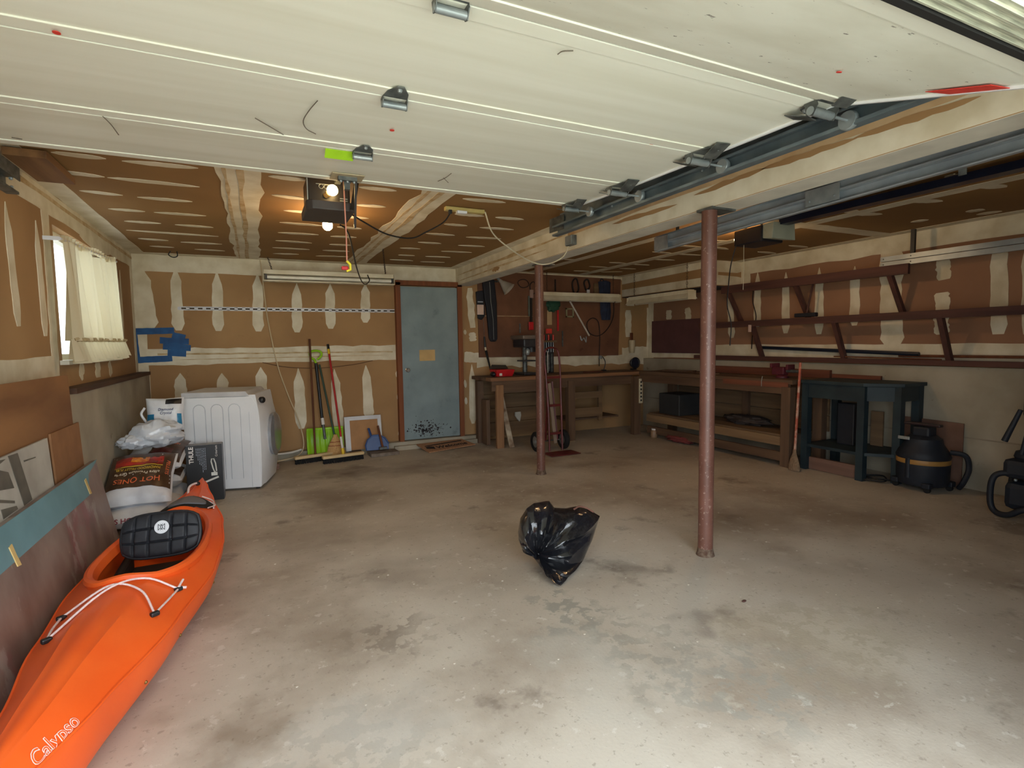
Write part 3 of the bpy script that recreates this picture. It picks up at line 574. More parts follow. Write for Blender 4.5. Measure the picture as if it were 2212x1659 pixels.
# ---------------------------------------------------------------- far bay tracks and opener
M_TRKL = mat('track_steel_light', srgb(176, 186, 192), 0.4, 0.35, c2=srgb(150, 160, 168), s=5)
t3 = thing('door_track', (3.2, 2.2, 2.2), 'wide double galvanised track hanging right of the beam in the far bay', 'door track')
for dz, nm in ((0.033, 'upper_channel'), (-0.033, 'lower_channel')):
    mb = MB()
    for (x, w) in ((3.20, 0.004),): 
        mb.bar((x, 0.8, 2.312 + dz), (x, 3.72, 2.235 + dz), w, 0.062)
    mb.bar((3.18, 0.8, 2.312 + dz + .03), (3.18, 3.72, 2.235 + dz + .03), 0.04, 0.003); mb.bar((3.18, 0.8, 2.312 + dz - .03), (3.18, 3.72, 2.235 + dz - .03), 0.04, 0.003)
    mb.cyl((3.165, 0.8, 2.312 + dz - .028), (3.165, 3.72, 2.235 + dz - .028), .006, n=6)
    mb.build(nm, M_TRKL, t3)
MB().box((3.157, 2.2, 2.272), (0.004, 0.22, 0.10)).build('joint_plate', M_STEEL, t3); MB().box((3.157, 3.64, 2.235), (0.004, 0.17, 0.11)).build('end_plate', M_STEEL, t3)
for yy in (3.50, 1.5): MB().bar((3.21, yy, 2.2), (3.21, yy, 2.45), 0.035, 0.005, up=(1, 0, 0)).build('hanger', M_STEELD, t3)
for yy in (2.12, 2.28): MB().sphere((3.152, yy, 2.25), 0.007, 8, 5).build('bolt', M_STEEL, t3)
t4 = thing('door_track', (5.75, 2.2, 2.1), 'double galvanised track along the right wall above the lumber rack', 'door track')
for dz, nm in ((0.027, 'upper_channel'), (-0.027, 'lower_channel')):
    mb = MB().box((5.75, 2.08, 2.16 + dz), (0.004, 2.56, 0.044)); mb.box((5.77, 2.08, 2.16 + dz + .022), (0.04, 2.56, 0.003)); mb.box((5.77, 2.08, 2.16 + dz - .022), (0.04, 2.56, 0.003)); mb.build(nm, M_TRKL, t4)
MB().bar((5.78, 3.08, 2.12), (5.78, 3.08, 2.44), 0.035, 0.03, up=(1, 0, 0)).build('hanger', mat('dark_perforated_angle', srgb(60, 60, 62), .5, .5), t4)
for zz in (2.187, 2.133):
    for yy in (3.08, 3.33): MB().sphere((5.746, yy, zz), 0.006, 8, 5).build('bolt', M_STEELD, t4)
op2 = thing('garage_door_opener', (4.1, 3.42, 2.24), 'black opener with a pale square light cover in the far bay', 'door opener')
MB().box((4.10, 3.45, 2.315), (0.27, 0.30, 0.14), ch=.012).build('housing', mat('opener_navy_black', srgb(28, 28, 36), .4), op2)
MB().add([(3.98, 3.31, 2.27), (4.22, 3.31, 2.27), (4.22, 3.31, 2.385), (3.98, 3.31, 2.385), (3.955, 3.19, 2.25), (4.245, 3.19, 2.25), (4.235, 3.19, 2.39), (3.975, 3.19, 2.39)], [(0, 3, 2, 1), (4, 5, 6, 7), (0, 1, 5, 4), (1, 2, 6, 5), (2, 3, 7, 6), (3, 0, 4, 7)]).build('light_cover', mat('pale_green_lens', srgb(176, 180, 162), .5), op2, label='pale unlit light cover', bevel=.005)
MB().box((4.10, 1.9, 2.395), (0.10, 2.6, 0.05)).build('rail', mat('dark_blue_rail', srgb(34, 44, 70), .3, .6), op2)
MB().box((4.02, 3.30, 2.30), (0.05, 0.004, 0.01)).build('red_badge', M_REDS, op2); 
MB().sphere((4.08, 3.66, 2.33), 0.03, 12, 8).build('light_bulb', M_GLOW, op2, smooth=True)
for x in (4.0, 4.2): MB().bar((x, 3.5, 2.38), (x, 3.5, 2.45), 0.03, 0.004).build('hanger_strap', M_STEELD, op2)
plight('far_bulb_light', (4.06, 3.72, 2.34), 12)
tag(MB().tube(spline([(3.97, 3.56, 2.30), (3.96, 3.62, 2.1), (3.93, 3.62, 1.9), (3.94, 3.64, 1.72), (3.97, 3.62, 1.55), (3.96, 3.62, 1.35)], 6), 0.005, 6).build('extension_cord', M_BLACK, smooth=True), 'black cord hanging down from the far bay opener', 'cord')
tag(MB().tube([(3.98, 3.50, 2.25), (3.985, 3.50, 2.0), (3.98, 3.5, 1.85)], 0.0025, 5).build('release_cord', mat('cream_cord', srgb(214, 204, 178), .5)), 'thin pale release cord below the far bay opener', 'cord')

# ---------------------------------------------------------------- window, curtain
wf = mat('window_frame_paint', srgb(214, 208, 190), 0.5)
win = thing('window_1', (-1.29, 5.375, 1.32), kind='structure')
fr = MB()
for yy in (4.645, 6.105): fr.box((-1.30, yy, 1.78), (0.09, 0.05, 0.92))
fr.box((-1.30, 5.375, 1.345), (0.09, 1.5, 0.05)); fr.box((-1.30, 5.375, 2.215), (0.09, 1.5, 0.05)); fr.box((-1.31, 5.375, 1.78), (0.05, 0.04, 0.86))
fr.build('window_frame', wf, win)
MB().box((-1.23, 5.375, 1.315), (0.18, 1.62, 0.03)).build('window_sill', wf, win)
MB().box((-1.31, 5.375, 1.78), (0.006, 1.44, 0.84)).build('pane', mat('window_glass', (0.95, 0.97, 0.98), 0.02, c2=(0.95, 0.97, 0.98), trans=1.0), win)
# curtain: translucent gathered cloth
mc = bpy.data.materials.new('cream_curtain_cloth'); mc.use_nodes = True
nt = mc.node_tree; nt.nodes.clear()
o_ = nt.nodes.new('ShaderNodeOutputMaterial'); mx = nt.nodes.new('ShaderNodeMixShader'); mx.inputs[0].default_value = 0.42
df = nt.nodes.new('ShaderNodeBsdfDiffuse'); tr = nt.nodes.new('ShaderNodeBsdfTranslucent')
df.inputs['Color'].default_value = (*srgb(226, 214, 184), 1); tr.inputs['Color'].default_value = (*srgb(214, 208, 178), 1)
nt.links.new(df.outputs[0], mx.inputs[1]); nt.links.new(tr.outputs[0], mx.inputs[2]); nt.links.new(mx.outputs[0], o_.inputs[0])
cur = thing('curtain', (-1.10, 5.3, 1.25), 'cream gathered curtain with a ruffled hem over the left wall window', 'curtain')
def cloth(u, v):     # u across, v from the top down
    y = 4.44 + 1.50 * u + 0.03 * (v - 0.5) * u; A = 0.016 + 0.034 * v
    x = -1.095 + A * sin(u * 62 + 1.5 * sin(u * 9)) + 0.012 * sin(u * 23 + v * 2)
    z = 2.10 + 0.07 * u - (0.64 + .05 * u) * v + 0.02 * sin(u * 9) * (1 - v)
    return (x, y, z)
MB().grid(cloth, 150, 12).build('curtain_cloth', mc, cur, smooth=True)
def ruffle(u, v):
    y = 4.44 + 1.52 * u; x = -1.09 + (0.02 + 0.030 * v) * sin(u * 95 + 2 * sin(u * 7)) + 0.01 * v
    return (x, y, 1.47 - 0.15 * v + 0.015 * sin(u * 40) * v + 0.01 * u)
MB().grid(ruffle, 220, 5).build('ruffle', mc, cur, smooth=True)
MB().tube([(-1.07 + .016 * sin(i * 1.9), 4.44 + 1.51 * i / 150, 1.468 + .012 * i / 150 + .006 * sin(i * .9)) for i in range(151)], .010, 6).build('gathered_seam', mat('tan_gathered_seam', srgb(186, 168, 130), .9), cur, smooth=True)
def head(u, v): return (-1.10 + (0.018 - 0.01 * v) * sin(u * 120), 4.43 + 1.50 * u, 2.14 + .07 * u - 0.05 * v + .01 * sin(u * 14))
MB().grid(head, 220, 2).build('curtain_heading', mc, cur, smooth=True)
MB().cyl((-1.10, 4.40, 2.115), (-1.10, 5.98, 2.19), 0.009, n=8).build('curtain_rod', M_WHITE, cur, smooth=True)
for yy, zz in ((4.41, 2.115), (5.97, 2.19)): MB().box((-1.145, yy, zz), (0.085, 0.012, 0.025)).build('rod_bracket', M_WHITE, cur)
# greenery glimpsed outside the window
sh = MB(); random.seed(3)
for k in range(26): sh.sphere((-5.2 - random.random() * 1.5, 3.5 + random.random() * 7, 0.6 + random.random() * 2.6), 0.35 + random.random() * 0.35, 7, 5)
tag(sh.build('shrub', mat('leaf_green', srgb(90, 110, 60), 0.8, c2=srgb(150, 160, 110), s=9)), 'green shrubs outside beyond the curtained window', 'shrub')

# ---------------------------------------------------------------- boards leaning on the left wall
def lean(z, xt, zt, xb): return xt + (zt - z) / zt * (xb - xt)
def leanboard(name, y0, y1, xt, zt, xb, th, m, label, cat, poly=None):
    """board standing on the floor against the wall; returns thing and matrix with local x along +y, local y up the board, z into the room"""
    M = frame((xb, y0, 0.0), (0, 1, 0), (xt - xb, 0, zt)); H = sqrt((xt - xb) ** 2 + zt ** 2)
    t = thing(name, (xb, (y0 + y1) / 2, 0), label, cat)
    W = y1 - y0
    pl = poly or [(0, 0), (W, 0), (W, H), (0, H)]
    MB().prism(pl, th, M, -th).build('board', m, t)
    return t, M, H
PLY = mat('plywood_face', srgb(150, 106, 66), 0.7, c2=srgb(122, 82, 50), s=5, stretch=(1, .25, 1), bump=0.0008, bs=50, spots=[(7, 0.70, 0.03, (*srgb(70, 44, 26), 0.7)), (2.5, 0.6, 0.1, (*srgb(176, 132, 88), 0.5))])
leanboard('plywood_sheet', 1.6, 4.24, -1.072, 1.245, -1.040, 0.012, PLY, 'large brown plywood sheet leaning upright against the left wall', 'plywood')
leanboard('plywood_offcut', 3.78, 4.31, -1.052, 0.935, -1.015, 0.01, mat('plywood_offcut_face', srgb(158, 112, 72), 0.7, c2=srgb(136, 94, 58), s=5), 'small plywood offcut standing in front of the big plywood sheet', 'plywood')
SG = mat('weathered_white_board', srgb(188, 184, 174), 0.75, c2=srgb(160, 154, 144), s=4, spots=[(12, 0.64, 0.05, (*srgb(110, 104, 96), 0.6))])
SGD = mat('faded_black_paint', srgb(84, 80, 72), 0.75, c2=srgb(104, 98, 88), s=8)
ts, Ms, Hs = leanboard('sign_board', 2.3, 3.70, -1.045, 0.925, -0.995, 0.012, SG, 'weathered white sign board with faded black lettering, edge splintered', 'sign')
def sgp(yz, name='painted_letter'):
    """polygon on the sign given as world y,z pairs"""
    ps = [(yz[i] - 2.3, yz[i + 1] * Hs / 0.925) for i in range(0, len(yz), 2)]
    MB().prism(ps, 0.002, Ms, 0.0).build(name, SGD, ts)
sgp([3.181,0.92,3.288,0.915,3.374,0.666,3.272,0.662])
sgp([2.901,0.936,3.151,0.912,3.025,0.892,3.157,0.85,3.192,0.768,2.94,0.809,2.877,0.816])
sgp([2.831,0.813,3.176,0.712,3.174,0.7,2.828,0.798])
sgp([3.028,0.71,3.187,0.685,3.197,0.667,3.037,0.665])
sgp([2.855,0.721,2.885,0.71,2.907,0.684,2.907,0.713,2.95,0.703,2.955,0.67,2.914,0.668,2.881,0.666,2.836,0.682])
sgp([3.347,0.868,3.497,0.858,3.495,0.853,3.348,0.86])
tb, Mb, Hb = leanboard('slab_door', 2.2, 4.38, -0.995, 0.668, -0.875, 0.03,
    mat('scuffed_brown_board', srgb(150, 132, 122), 0.42, c2=srgb(122, 100, 92), s=3.5, amt=.5, stretch=(.6, 1.6, 1), spec=.6, spots=[(1.6, 0.56, 0.10, (*srgb(150, 84, 88), 0.6)), (3.0, 0.60, 0.05, (*srgb(176, 168, 160), 0.5)), (22, 0.68, 0.03, (*srgb(210, 190, 150), 0.5))]),
    'worn grey brown slab door on its side with a blue painted top band', 'door')
MB().prism([(0, Hb - 0.165), (1.86, Hb - 0.165), (1.95, Hb - 0.05), (2.15, Hb - 0.015), (2.20, Hb), (0, Hb)], 0.0025, Mb, 0.0).build('painted_band', mat('dusty_blue_paint', srgb(120, 160, 170), 0.55, c2=srgb(104, 142, 150), s=3, spots=[(9, 0.66, 0.04, (*srgb(150, 160, 155), 0.6))]), tb, label='dusty blue painted band')
for yy, zz in ((0.72, Hb - 0.14), (1.86, Hb - 0.11)):
    MB().prism([(yy, zz - 0.05), (yy + 0.035, zz - 0.055), (yy + 0.02, zz), (yy + 0.012, zz + 0.05), (yy - 0.02, zz + 0.045)], 0.004, Mb, 0.002).build('tape_scrap', mat('masking_tape', srgb(226, 196, 130), 0.7), tb, label='torn strip of yellow masking tape')

# ---------------------------------------------------------------- kayak
KY = thing('kayak', (-0.60, 3.1, 0), 'bright orange sit-in recreational kayak on the floor by the left wall', 'kayak')
Y0, Y1 = 4.94, 1.30
def lerpt(t, y):
    for i in range(len(t) - 1):
        (a, va), (b, vb) = t[i], t[i + 1]
        if a >= y >= b:
            s = (a - y) / (a - b); s2 = s * s * (3 - 2 * s) * 0.5 + s * 0.5; return va + (vb - va) * s2
    return t[-1][1] if y < t[-1][0] else t[0][1]
KB = [(4.94, 0.012), (4.80, 0.055), (4.55, 0.125), (4.05, 0.248), (3.6, 0.302), (3.18, 0.308), (2.63, 0.240), (2.09, 0.136), (1.7, 0.058), (1.30, 0.008)]
KG = [(4.94, 0.335), (4.6, 0.275), (4.05, 0.235), (3.2, 0.22), (2.4, 0.235), (1.8, 0.27), (1.30, 0.33)]
KC = [(4.94, 0.02), (4.6, 0.05), (4.05, 0.095), (3.2, 0.135), (2.4, 0.125), (1.8, 0.075), (1.30, 0.01)]
KK = [(4.94, 0.24), (4.8, 0.10), (4.5, 0.02), (4.0, 0.0), (2.3, 0.0), (1.7, 0.03), (1.30, 0.22)]
def kc(y): return -0.436 - 0.0715 * (4.94 - y)
def kpt(y, a, off=0.0):
    """a in 0..1: 0 = left gunwale over the deck to 0.5 = right gunwale, 1 back under the hull"""
    b = lerpt(KB, y); g = lerpt(KG, y); c = lerpt(KC, y); k = lerpt(KK, y)
    if a <= 0.5:
        x = -cos(pi * a * 2); z = g + c * (1 - abs(x) ** 1.7)
        z += 0.010 * max(0, 1 - abs(abs(x) - 0.36) / 0.09) * min(1, b / 0.2)     # moulded ridges
        nx, nz = x * 0.4, 1.0
    else:
        t = pi * (a - 0.5) * 2; x = cos(t); x = math.copysign(abs(x) ** 0.95, x); z = g - (g - k) * sin(t) ** 0.8
        nx, nz = cos(t), -sin(t)
    return (kc(y) + b * x + nx * off, y, z + nz * off)
CY, CX, CL, CW = 3.50, kc(3.50), 0.60, 0.235        # cockpit opening
def incock(x, y, gx=0.0):
    dy = (y - CY); ex = x - kc(y); wf_ = CW * (1.0 - 0.10 * (dy / CL))
    return (abs(dy) / (CL + gx)) ** 2.3 + (abs(ex) / (wf_ + gx)) ** 2.3 < 1
hb = MB(); NU, NV = 150, 72
pts = [[kpt(Y0 + (Y1 - Y0) * i / NU, j / NV) for j in range(NV)] for i in range(NU + 1)]
hb.v = [Vector(p) for r in pts for p in r]
for i in range(NU):
    for j in range(NV):
        a = i * NV + j; b_ = i * NV + (j + 1) % NV
        q = (a, b_, b_ + NV, a + NV)
        cx_ = sum(hb.v[w].x for w in q) / 4; cy_ = sum(hb.v[w].y for w in q) / 4
        if j < NV // 2 and incock(cx_, cy_): continue
        hb.f.append(q)
hb.f.append(tuple(range(NV))); hb.f.append(tuple(NU * NV + j for j in reversed(range(NV))))
hb.build('hull', M_ORANGE, KY, smooth=True)
def rimpt(t, g, dz):
    e = 2 / 2.3; cy_ = math.copysign(abs(cos(t)) ** e, cos(t)); sx_ = math.copysign(abs(sin(t)) ** e, sin(t))
    y = CY + (CL + g) * cy_; wf_ = CW * (1.0 - 0.10 * ((y - CY) / CL)) + g; x = kc(y) + wf_ * sx_
    c = lerpt(KC, y); b = lerpt(KB, y); zz = lerpt(KG, y) + c * (1 - min(1, abs(x - kc(y)) / b) ** 1.7)
    zmid = lerpt(KG, y) + c * 0.80
    return (x, y, max(zz * 0.45 + zmid * 0.55, zz) + dz)
rm = MB(); prs = [(-0.035, -0.03), (-0.02, 0.012), (0.0, 0.026), (0.014, 0.022), (0.018, 0.006), (0.008, -0.012), (0.004, -0.055)]
NR = 96
rr = [[Vector(rimpt(2 * pi * i / NR, g, dz)) for g, dz in prs] for i in range(NR + 1)]
rm.rings(rr, closed=False); rm.build('cockpit_rim', M_ORANGE, KY, smooth=True, label='raised orange rim of the cockpit')
for sgn in (0.0, 0.5):
    MB().tube([kpt(4.90 - 3.55 * i / 50, sgn, 0.0) for i in range(51)], 0.006, 6).build('gunwale_seam', M_ORANGE, KY, smooth=True)
# cockpit interior: floor, thigh parts, seat
seat = MB().box((kc(3.62), 3.60, 0.07), (0.40, 0.42, 0.06), ch=0.025); seat.box((kc(3.62) - 0.2, 3.6, 0.12), (0.04, 0.4, 0.14), ch=0.02); seat.box((kc(3.62) + 0.2, 3.6, 0.12), (0.04, 0.4, 0.14), ch=0.02)
MB().box((kc(3.15), 3.06, 0.15), (0.16, 0.10, 0.18), ch=0.03).build('foot_brace', mat('dark_seat_foam', srgb(38, 30, 28), 0.7), KY)
seat.build('seat_pan', mat('dark_seat_foam', srgb(38, 30, 28), 0.7), KY)
FAB = mat('black_nylon_fabric', srgb(36, 38, 44), 0.6, c2=srgb(26, 27, 32), s=30, bump=0.0006, bs=400)
sb_w, sb_h = 0.385, 0.235
Msb = frame((-0.525, 3.46, 0.252), (1, -0.14, 0.03), (0, 0.36, 0.93))
def pad(u, v, side=1):
    X = (u - 0.5) * 2; Y = v * 2 - 1
    e = (1 - abs(X) ** 5) * (1 - abs(Y) ** 5); e = max(e, 0) ** 0.4
    g = 1.0
    for gu in (0.17, 0.36, 0.64, 0.83):
        g -= 0.5 * math.exp(-((u - gu - 0.02 * (v - .5)) / 0.014) ** 2)
    for gv in (0.34, 0.66):
        g -= 0.5 * math.exp(-((v - gv) / 0.02) ** 2)
    rr_ = 1.0 - 0.07 * Y ** 2 * abs(X) ** 3; r2 = 1.0 - 0.30 * abs(X) ** 3.5
    z = side * (0.010 + 0.026 * e * max(g, 0.25))
    return Msb @ Vector((X * sb_w / 2 * rr_, (Y * r2 * 0.5 + 0.5) * sb_h, z if e > 0 else 0))
pm = MB().grid(lambda u, v: pad(u, v), 84, 48).grid(lambda u, v: pad(1 - u, v, -0.6), 40, 24)
pm.build('seat_backrest', FAB, KY, smooth=True, label='black quilted padded backrest')
ed = [Msb @ Vector((X * sb_w / 2 * (1 - .07 * Y * Y * abs(X) ** 3), (Y * (1 - .30 * abs(X) ** 3.5) * .5 + .5) * sb_h, 0)) for X, Y in ([(-1 + 2 * i / 12, -1) for i in range(12)] + [(1, -1 + 2 * i / 8) for i in range(8)] + [(1 - 2 * i / 12, 1) for i in range(12)] + [(-1, 1 - 2 * i / 8) for i in range(8)])]
bk_ = bpy.data.objects.get('seat_backrest')
MB().tube(ed, 0.010, 8, closed=True).build('piping', FAB, bk_, smooth=True)
em = MB().lathe([(0.036, 0.0), (0.036, 0.004), (0.033, 0.005)], Msb @ Matrix.Translation((0.01, 0.155, 0.034)), 28).build('emblem', M_WHITE, bk_, label='round white emblem')
Me = Msb @ Matrix.Translation((0.01, 0.155, 0.0405)); g_ = MB()
for a, b in (((-.016, -.016), (-.016, .016)), ((-.016, .016), (-.004, .004)), ((-.004, .004), (-.004, -.004)), ((-.004, -.004), (-.016, -.016)), ((.016, -.016), (.016, .016)), ((.016, .016), (.004, .004)), ((.004, .004), (.004, -.004)), ((.004, -.004), (.016, -.016)), ((-.006, .016), (.006, .004)), ((.006, .016), (-.006, .004)), ((-.006, -.016), (.006, -.004)), ((.006, -.016), (-.006, -.004))):
    g_.bar(Me @ Vector((*a, 0)), Me @ Vector((*b, 0)), 0.0025, 0.0015, up=Me.to_3x3() @ Vector((0, 0, 1)))
g_.build('emblem_mark', M_BLACK, bk_, label='black knot mark on the emblem')
# hatch behind the seat
def dk(x, y, off=0.0):
    b = lerpt(KB, y); xx = max(-0.98, min(0.98, (x - kc(y)) / b)); return Vector((x, y, lerpt(KG, y) + lerpt(KC, y) * (1 - abs(xx) ** 1.7) + off))
def disk(c, ru, rv, off, n=28, thick=0.012):
    mb = MB(); rs = []
    for k, (f, o) in enumerate(((1.0, 0.0), (1.0, thick), (0.93, thick + .004), (0.02, thick + .004))):
        rs.append([dk(c[0] + ru * f * cos(a), c[1] + rv * f * sin(a), off + o) for a in [2 * pi * i / n for i in range(n)]])
    return mb.rings(rs, cap0=False)
disk((kc(4.28), 4.285), 0.165, 0.135, 0.002).build('hatch_rim', M_RUBBER, KY, smooth=True, label='black rubber rim of the stern hatch')
disk((kc(4.28) + .005, 4.28), 0.115, 0.09, 0.012).build('hatch_cover', mat('grey_neoprene', srgb(118, 118, 124), 0.6), KY, smooth=True, label='grey oval hatch cover')
# cords and fittings
CORD = mat('white_bungee_cord', srgb(236, 222, 220), 0.6, c2=srgb(220, 196, 196), s=80)
f1, f2, f3, f4 = (-0.375, 2.86), (-0.43, 2.60), (-0.775, 2.74), (-0.765, 2.53)
def cord(pp, lift=0.01, r=0.0045, name='bungee_cord'):
    MB().tube(spline([dk(x, y, lift + z) for x, y, z in pp], 8), r, 7).build(name, CORD, KY, smooth=True)
cord([(*f1, .004), (-0.50, 2.86, .012), (-0.62, 2.74, .016), (*f4, .004)]); cord([(*f2, .004), (-0.50, 2.74, .012), (-0.62, 2.80, .012), (*f3, .004)])
cord([(*f1, .004), (-.40, 2.73, .008), (*f2, .004)]); cord([(*f3, .004), (-.775, 2.63, .006), (*f4, .004)])
for x, y in (f1, f2, f3, f4):
    p = dk(x, y, 0.012); MB().box(p, (0.035, 0.022, 0.020), rz=0.6, ch=0.006).build('cord_fitting', M_BLACK, KY)
MB().tube([dk(*f1, .02), dk(f1[0] + .03, f1[1] + .012, .03)], .006, 6).tube([dk(*f1, .02), dk(f1[0] + .015, f1[1] + .05, .04)], .005, 6).build('cord_knot', CORD, KY, smooth=True)
cord([(-0.36, 4.36, .004), (-0.31, 4.30, .012), (-0.345, 4.18, .004)]); cord([(-0.40, 4.44, .004), (-0.33, 4.40, .01), (-0.315, 4.22, .004)])
hp = dk(-0.47, 4.72, 0.02)
MB().tube(spline([dk(-0.505, 4.60, 0.0), dk(-0.50, 4.66, 0.035), dk(-0.475, 4.72, 0.03), dk(-0.45, 4.76, 0.015)], 6), 0.008, 8).build('carry_toggle', CORD, KY, smooth=True)
MB().sphere(dk(-0.452, 4.755, 0.012), 0.017, 10, 7).build('toggle_fitting', M_BLACK, KY, smooth=True)
for yy in (3.28, 2.72, 2.38, 3.75): MB().sphere(kpt(yy, 0.56, 0.002), 0.007, 8, 5).build('hull_screw', mat('brass_screw', srgb(150, 120, 70), 0.4, 0.8), KY)
# model lettering along the hull side
def hullwarp(x, y, z):
    yy = 1.93 + x * 0.97; a = 0.545 - y * 0.36
    p = kpt(yy, a, 0.003 + z); return p
LW_ = mat('white_decal', srgb(240, 232, 226), 0.5)
def hw2(x, y, z): return kpt(1.885 + x, 0.425 - y * 2.4, 0.0035 + z)
lettering('decal_lettering', 'Calypso', None, 0.056, LW_, KY, ext=0.0002, bold=0.0012, warp=hw2, label='white hollow script lettering on the bow side', shear=.25)
lettering('decal_lettering', 'Calypso', None, 0.056, M_ORANGE, KY, ext=0.0008, bold=-0.0007, warp=hw2, shear=.25, label='orange centre of the lettering')

# ---------------------------------------------------------------- washing machine
WM = thing('washing_machine', (-0.27, 6.2, 0), 'white front-loading washing machine seen from its side with pressed arches', 'washing machine')
Wx0 = Vector((-0.655, 5.93, 0)); wdir = Vector((0.70, -0.165, 0)).normalized(); wn_ = Vector((0, 0, 1)).cross(wdir)
Mw = frame((Wx0.x, Wx0.y, 0), wdir, (0, 0, 1))     # local x to the front of the machine, y up, z towards the camera
H_ = 0.975
prof_w = [(0.0, 0.02), (0.0, H_ - .05), (0.62, H_ - .05), (0.665, H_ - .13), (0.665, 0.02)]
Mw2 = Mw @ Matrix.Translation((0, 0, -0.66))
body = MB().prism(prof_w, 0.66, Mw2); body.build('body', M_WHITE, WM, bevel=0.012)
MB().prism([(-0.005, H_ - .05), (-0.005, H_), (0.56, H_), (0.60, H_ - .05)], 0.664, Mw @ Matrix.Translation((0, 0, -0.662))).build('top_lid', mat('washer_top', srgb(204, 204, 206), 0.35), WM, bevel=0.006, label='pale grey top with rounded rim')
fp = MB(); rs = []
for k in range(13):
    t = k / 12; yv = 0.04 + (H_ - .075) * t; bulge = 0.010 + 0.05 * sin(pi * min(1, (t * 0.92 + 0.05))) ** 0.8 * (1 - .15 * t) - (0.05 * max(0, t - .8) / .2)
    rs.append([Mw @ Vector((x, yv, z)) for x, z in ((0.60 if t < .86 else 0.60 - (t - .86) * .3, -0.002), (0.66 + bulge * .35, -0.001), (0.665 + bulge, -0.10), (0.665 + bulge, -0.56), (0.66 + bulge * .35, -0.659), (0.60 if t < .86 else 0.60 - (t - .86) * .3, -0.658))])
fp.rings(rs); fp.build('front_panel', M_WHITE, WM, smooth=True, label='curved white front panel')
MB().lathe([(0.18, -0.01), (0.215, 0.0), (0.225, 0.03), (0.20, 0.05), (0.16, 0.055)], Mw @ Matrix.Translation((0.72, 0.50, -0.33)) @ Matrix.Rotation(pi / 2, 4, 'Y'), 36).build('door_ring', mat('silver_ring', srgb(180, 184, 190), 0.25, 0.7), WM, smooth=True, label='silver ring of the loading door')
MB().lathe([(0.03, 0), (0.032, 0.03), (0.025, 0.04)], Mw @ Matrix.Translation((0.665, H_ - .10, -0.12)) @ Matrix.Rotation(pi / 2 - .3, 4, 'Y'), 16).build('control_knob', M_BLACK, WM, smooth=True)
gro = mat('pressed_groove_edge', srgb(196, 200, 208), 0.4)
for k, cx_ in enumerate((0.145, 0.30, 0.455)):
    w_ = 0.052; yt = H_ - .17 - .0 * k; pth = [(cx_ - w_, 0.12)] + [(cx_ - w_, 0.2 + (yt - .2) * i / 4) for i in range(5)] + [(cx_ - w_ * cos(pi * i / 8), yt + w_ * sin(pi * i / 8)) for i in range(1, 8)] + [(cx_ + w_, yt - (yt - .12) * i / 4) for i in range(5)]
    MB().tube([Mw @ Vector((a, b, 0.0)) for a, b in pth], 0.0035, 6).build('pressed_arch', gro, WM, smooth=True)
    po = [(cx_ - w_ + .006, 0.12)] + [(cx_ - (w_ - .006) * cos(pi * i / 8), yt + (w_ - .006) * sin(pi * i / 8)) for i in range(9)] + [(cx_ + w_ - .006, 0.12)]
    MB().prism(po[::-1], 0.003, Mw, 0.0).build('pressed_panel', M_WHITE, WM, bevel=.001)
MB().bar(Mw @ Vector((0.585, 0.03, 0.001)), Mw @ Vector((0.585, H_ - .2, 0.001)), 0.004, 0.003).build('panel_seam', gro, WM)
for x in (0.06, 0.62):
    for z in (-0.06, -0.60): MB().cyl(Mw @ Vector((x, 0, z)), Mw @ Vector((x, 0.025, z)), 0.02, n=10).build('foot', M_BLACK, WM)
MB().tube(spline([Mw @ Vector(p) for p in ((0.0, 0.90, -0.3), (-0.05, 0.88, -0.25), (-0.07, 0.8, -0.22), (-0.04, 0.72, -0.2), (0.0, 0.66, -0.2))], 6), 0.012, 8).build('drain_hose', mat('grey_hose', srgb(170, 170, 168), 0.5), WM, smooth=True)
# boxed bike mount in front of it
BX = thing('carton', (-0.47, 5.60, 0), 'black printed carton standing on end against the washing machine', 'box')
Mx = frame((-0.615, 5.575, 0.0), (1, -0.03, 0), (0, 0.03, 1)); bw, bh, bd = 0.29, 0.515, 0.14
MB().box((bw / 2, bh / 2, -bd / 2), (bw, bh, bd), Mx).build('carton_body', mat('black_print_card', srgb(24, 24, 26), 0.4), BX, bevel=.002)
MB().box((bw + .001, bh / 2, -bd / 2), (0.002, bh - .004, bd - .004), Mx).build('side_panel', mat('grey_print_card', srgb(96, 98, 104), 0.4, c2=srgb(60, 60, 66), s=9), BX)
MB().box((bw / 2, bh + .001, -bd / 2), (bw - .004, 0.002, bd - .004), Mx).build('top_flap', mat('top_print_card', srgb(150, 150, 152), 0.5, c2=srgb(90, 90, 92), s=12), BX)
def MR(x, y, rot): return Mx @ Matrix.Translation((x, y, 0.001)) @ Matrix.Rotation(rot, 4, 'Z')
lettering('printed_name', 'THULE', MR(0.045, 0.43, pi / 2 * -1 + pi), 0.05, LW_, BX, bold=0.0015, label='white block lettering reading up the box')
lettering('printed_name', 'Criterium', MR(0.245, 0.455, -pi / 2 + pi), 0.026, LW_, BX)
tl = MB(); random.seed(5)
for k, (x, l) in enumerate(((0.085, .07), (0.097, .11), (0.109, .15), (0.121, .15), (0.133, .20), (0.145, .20), (0.157, .19))):
    yy = 0.49
    while yy > 0.49 - l:
        s_ = random.uniform(.008, .024); tl.box((x, yy - s_ / 2, 0.0006), (0.004, s_, 0.0008), Mx); yy -= s_ + 0.005
tl.build('small_print', mat('grey_print', srgb(170, 176, 190), 0.5), BX)
pi_ = MB(); A = lambda x, y, z=0.002: Mx @ Vector((x, y, z))
pi_.tube([A(.20, .36), A(.205, .385), A(.222, .385), A(.235, .34), A(.24, .27), A(.225, .26), A(.212, .30)], 0.006, 6, closed=True)
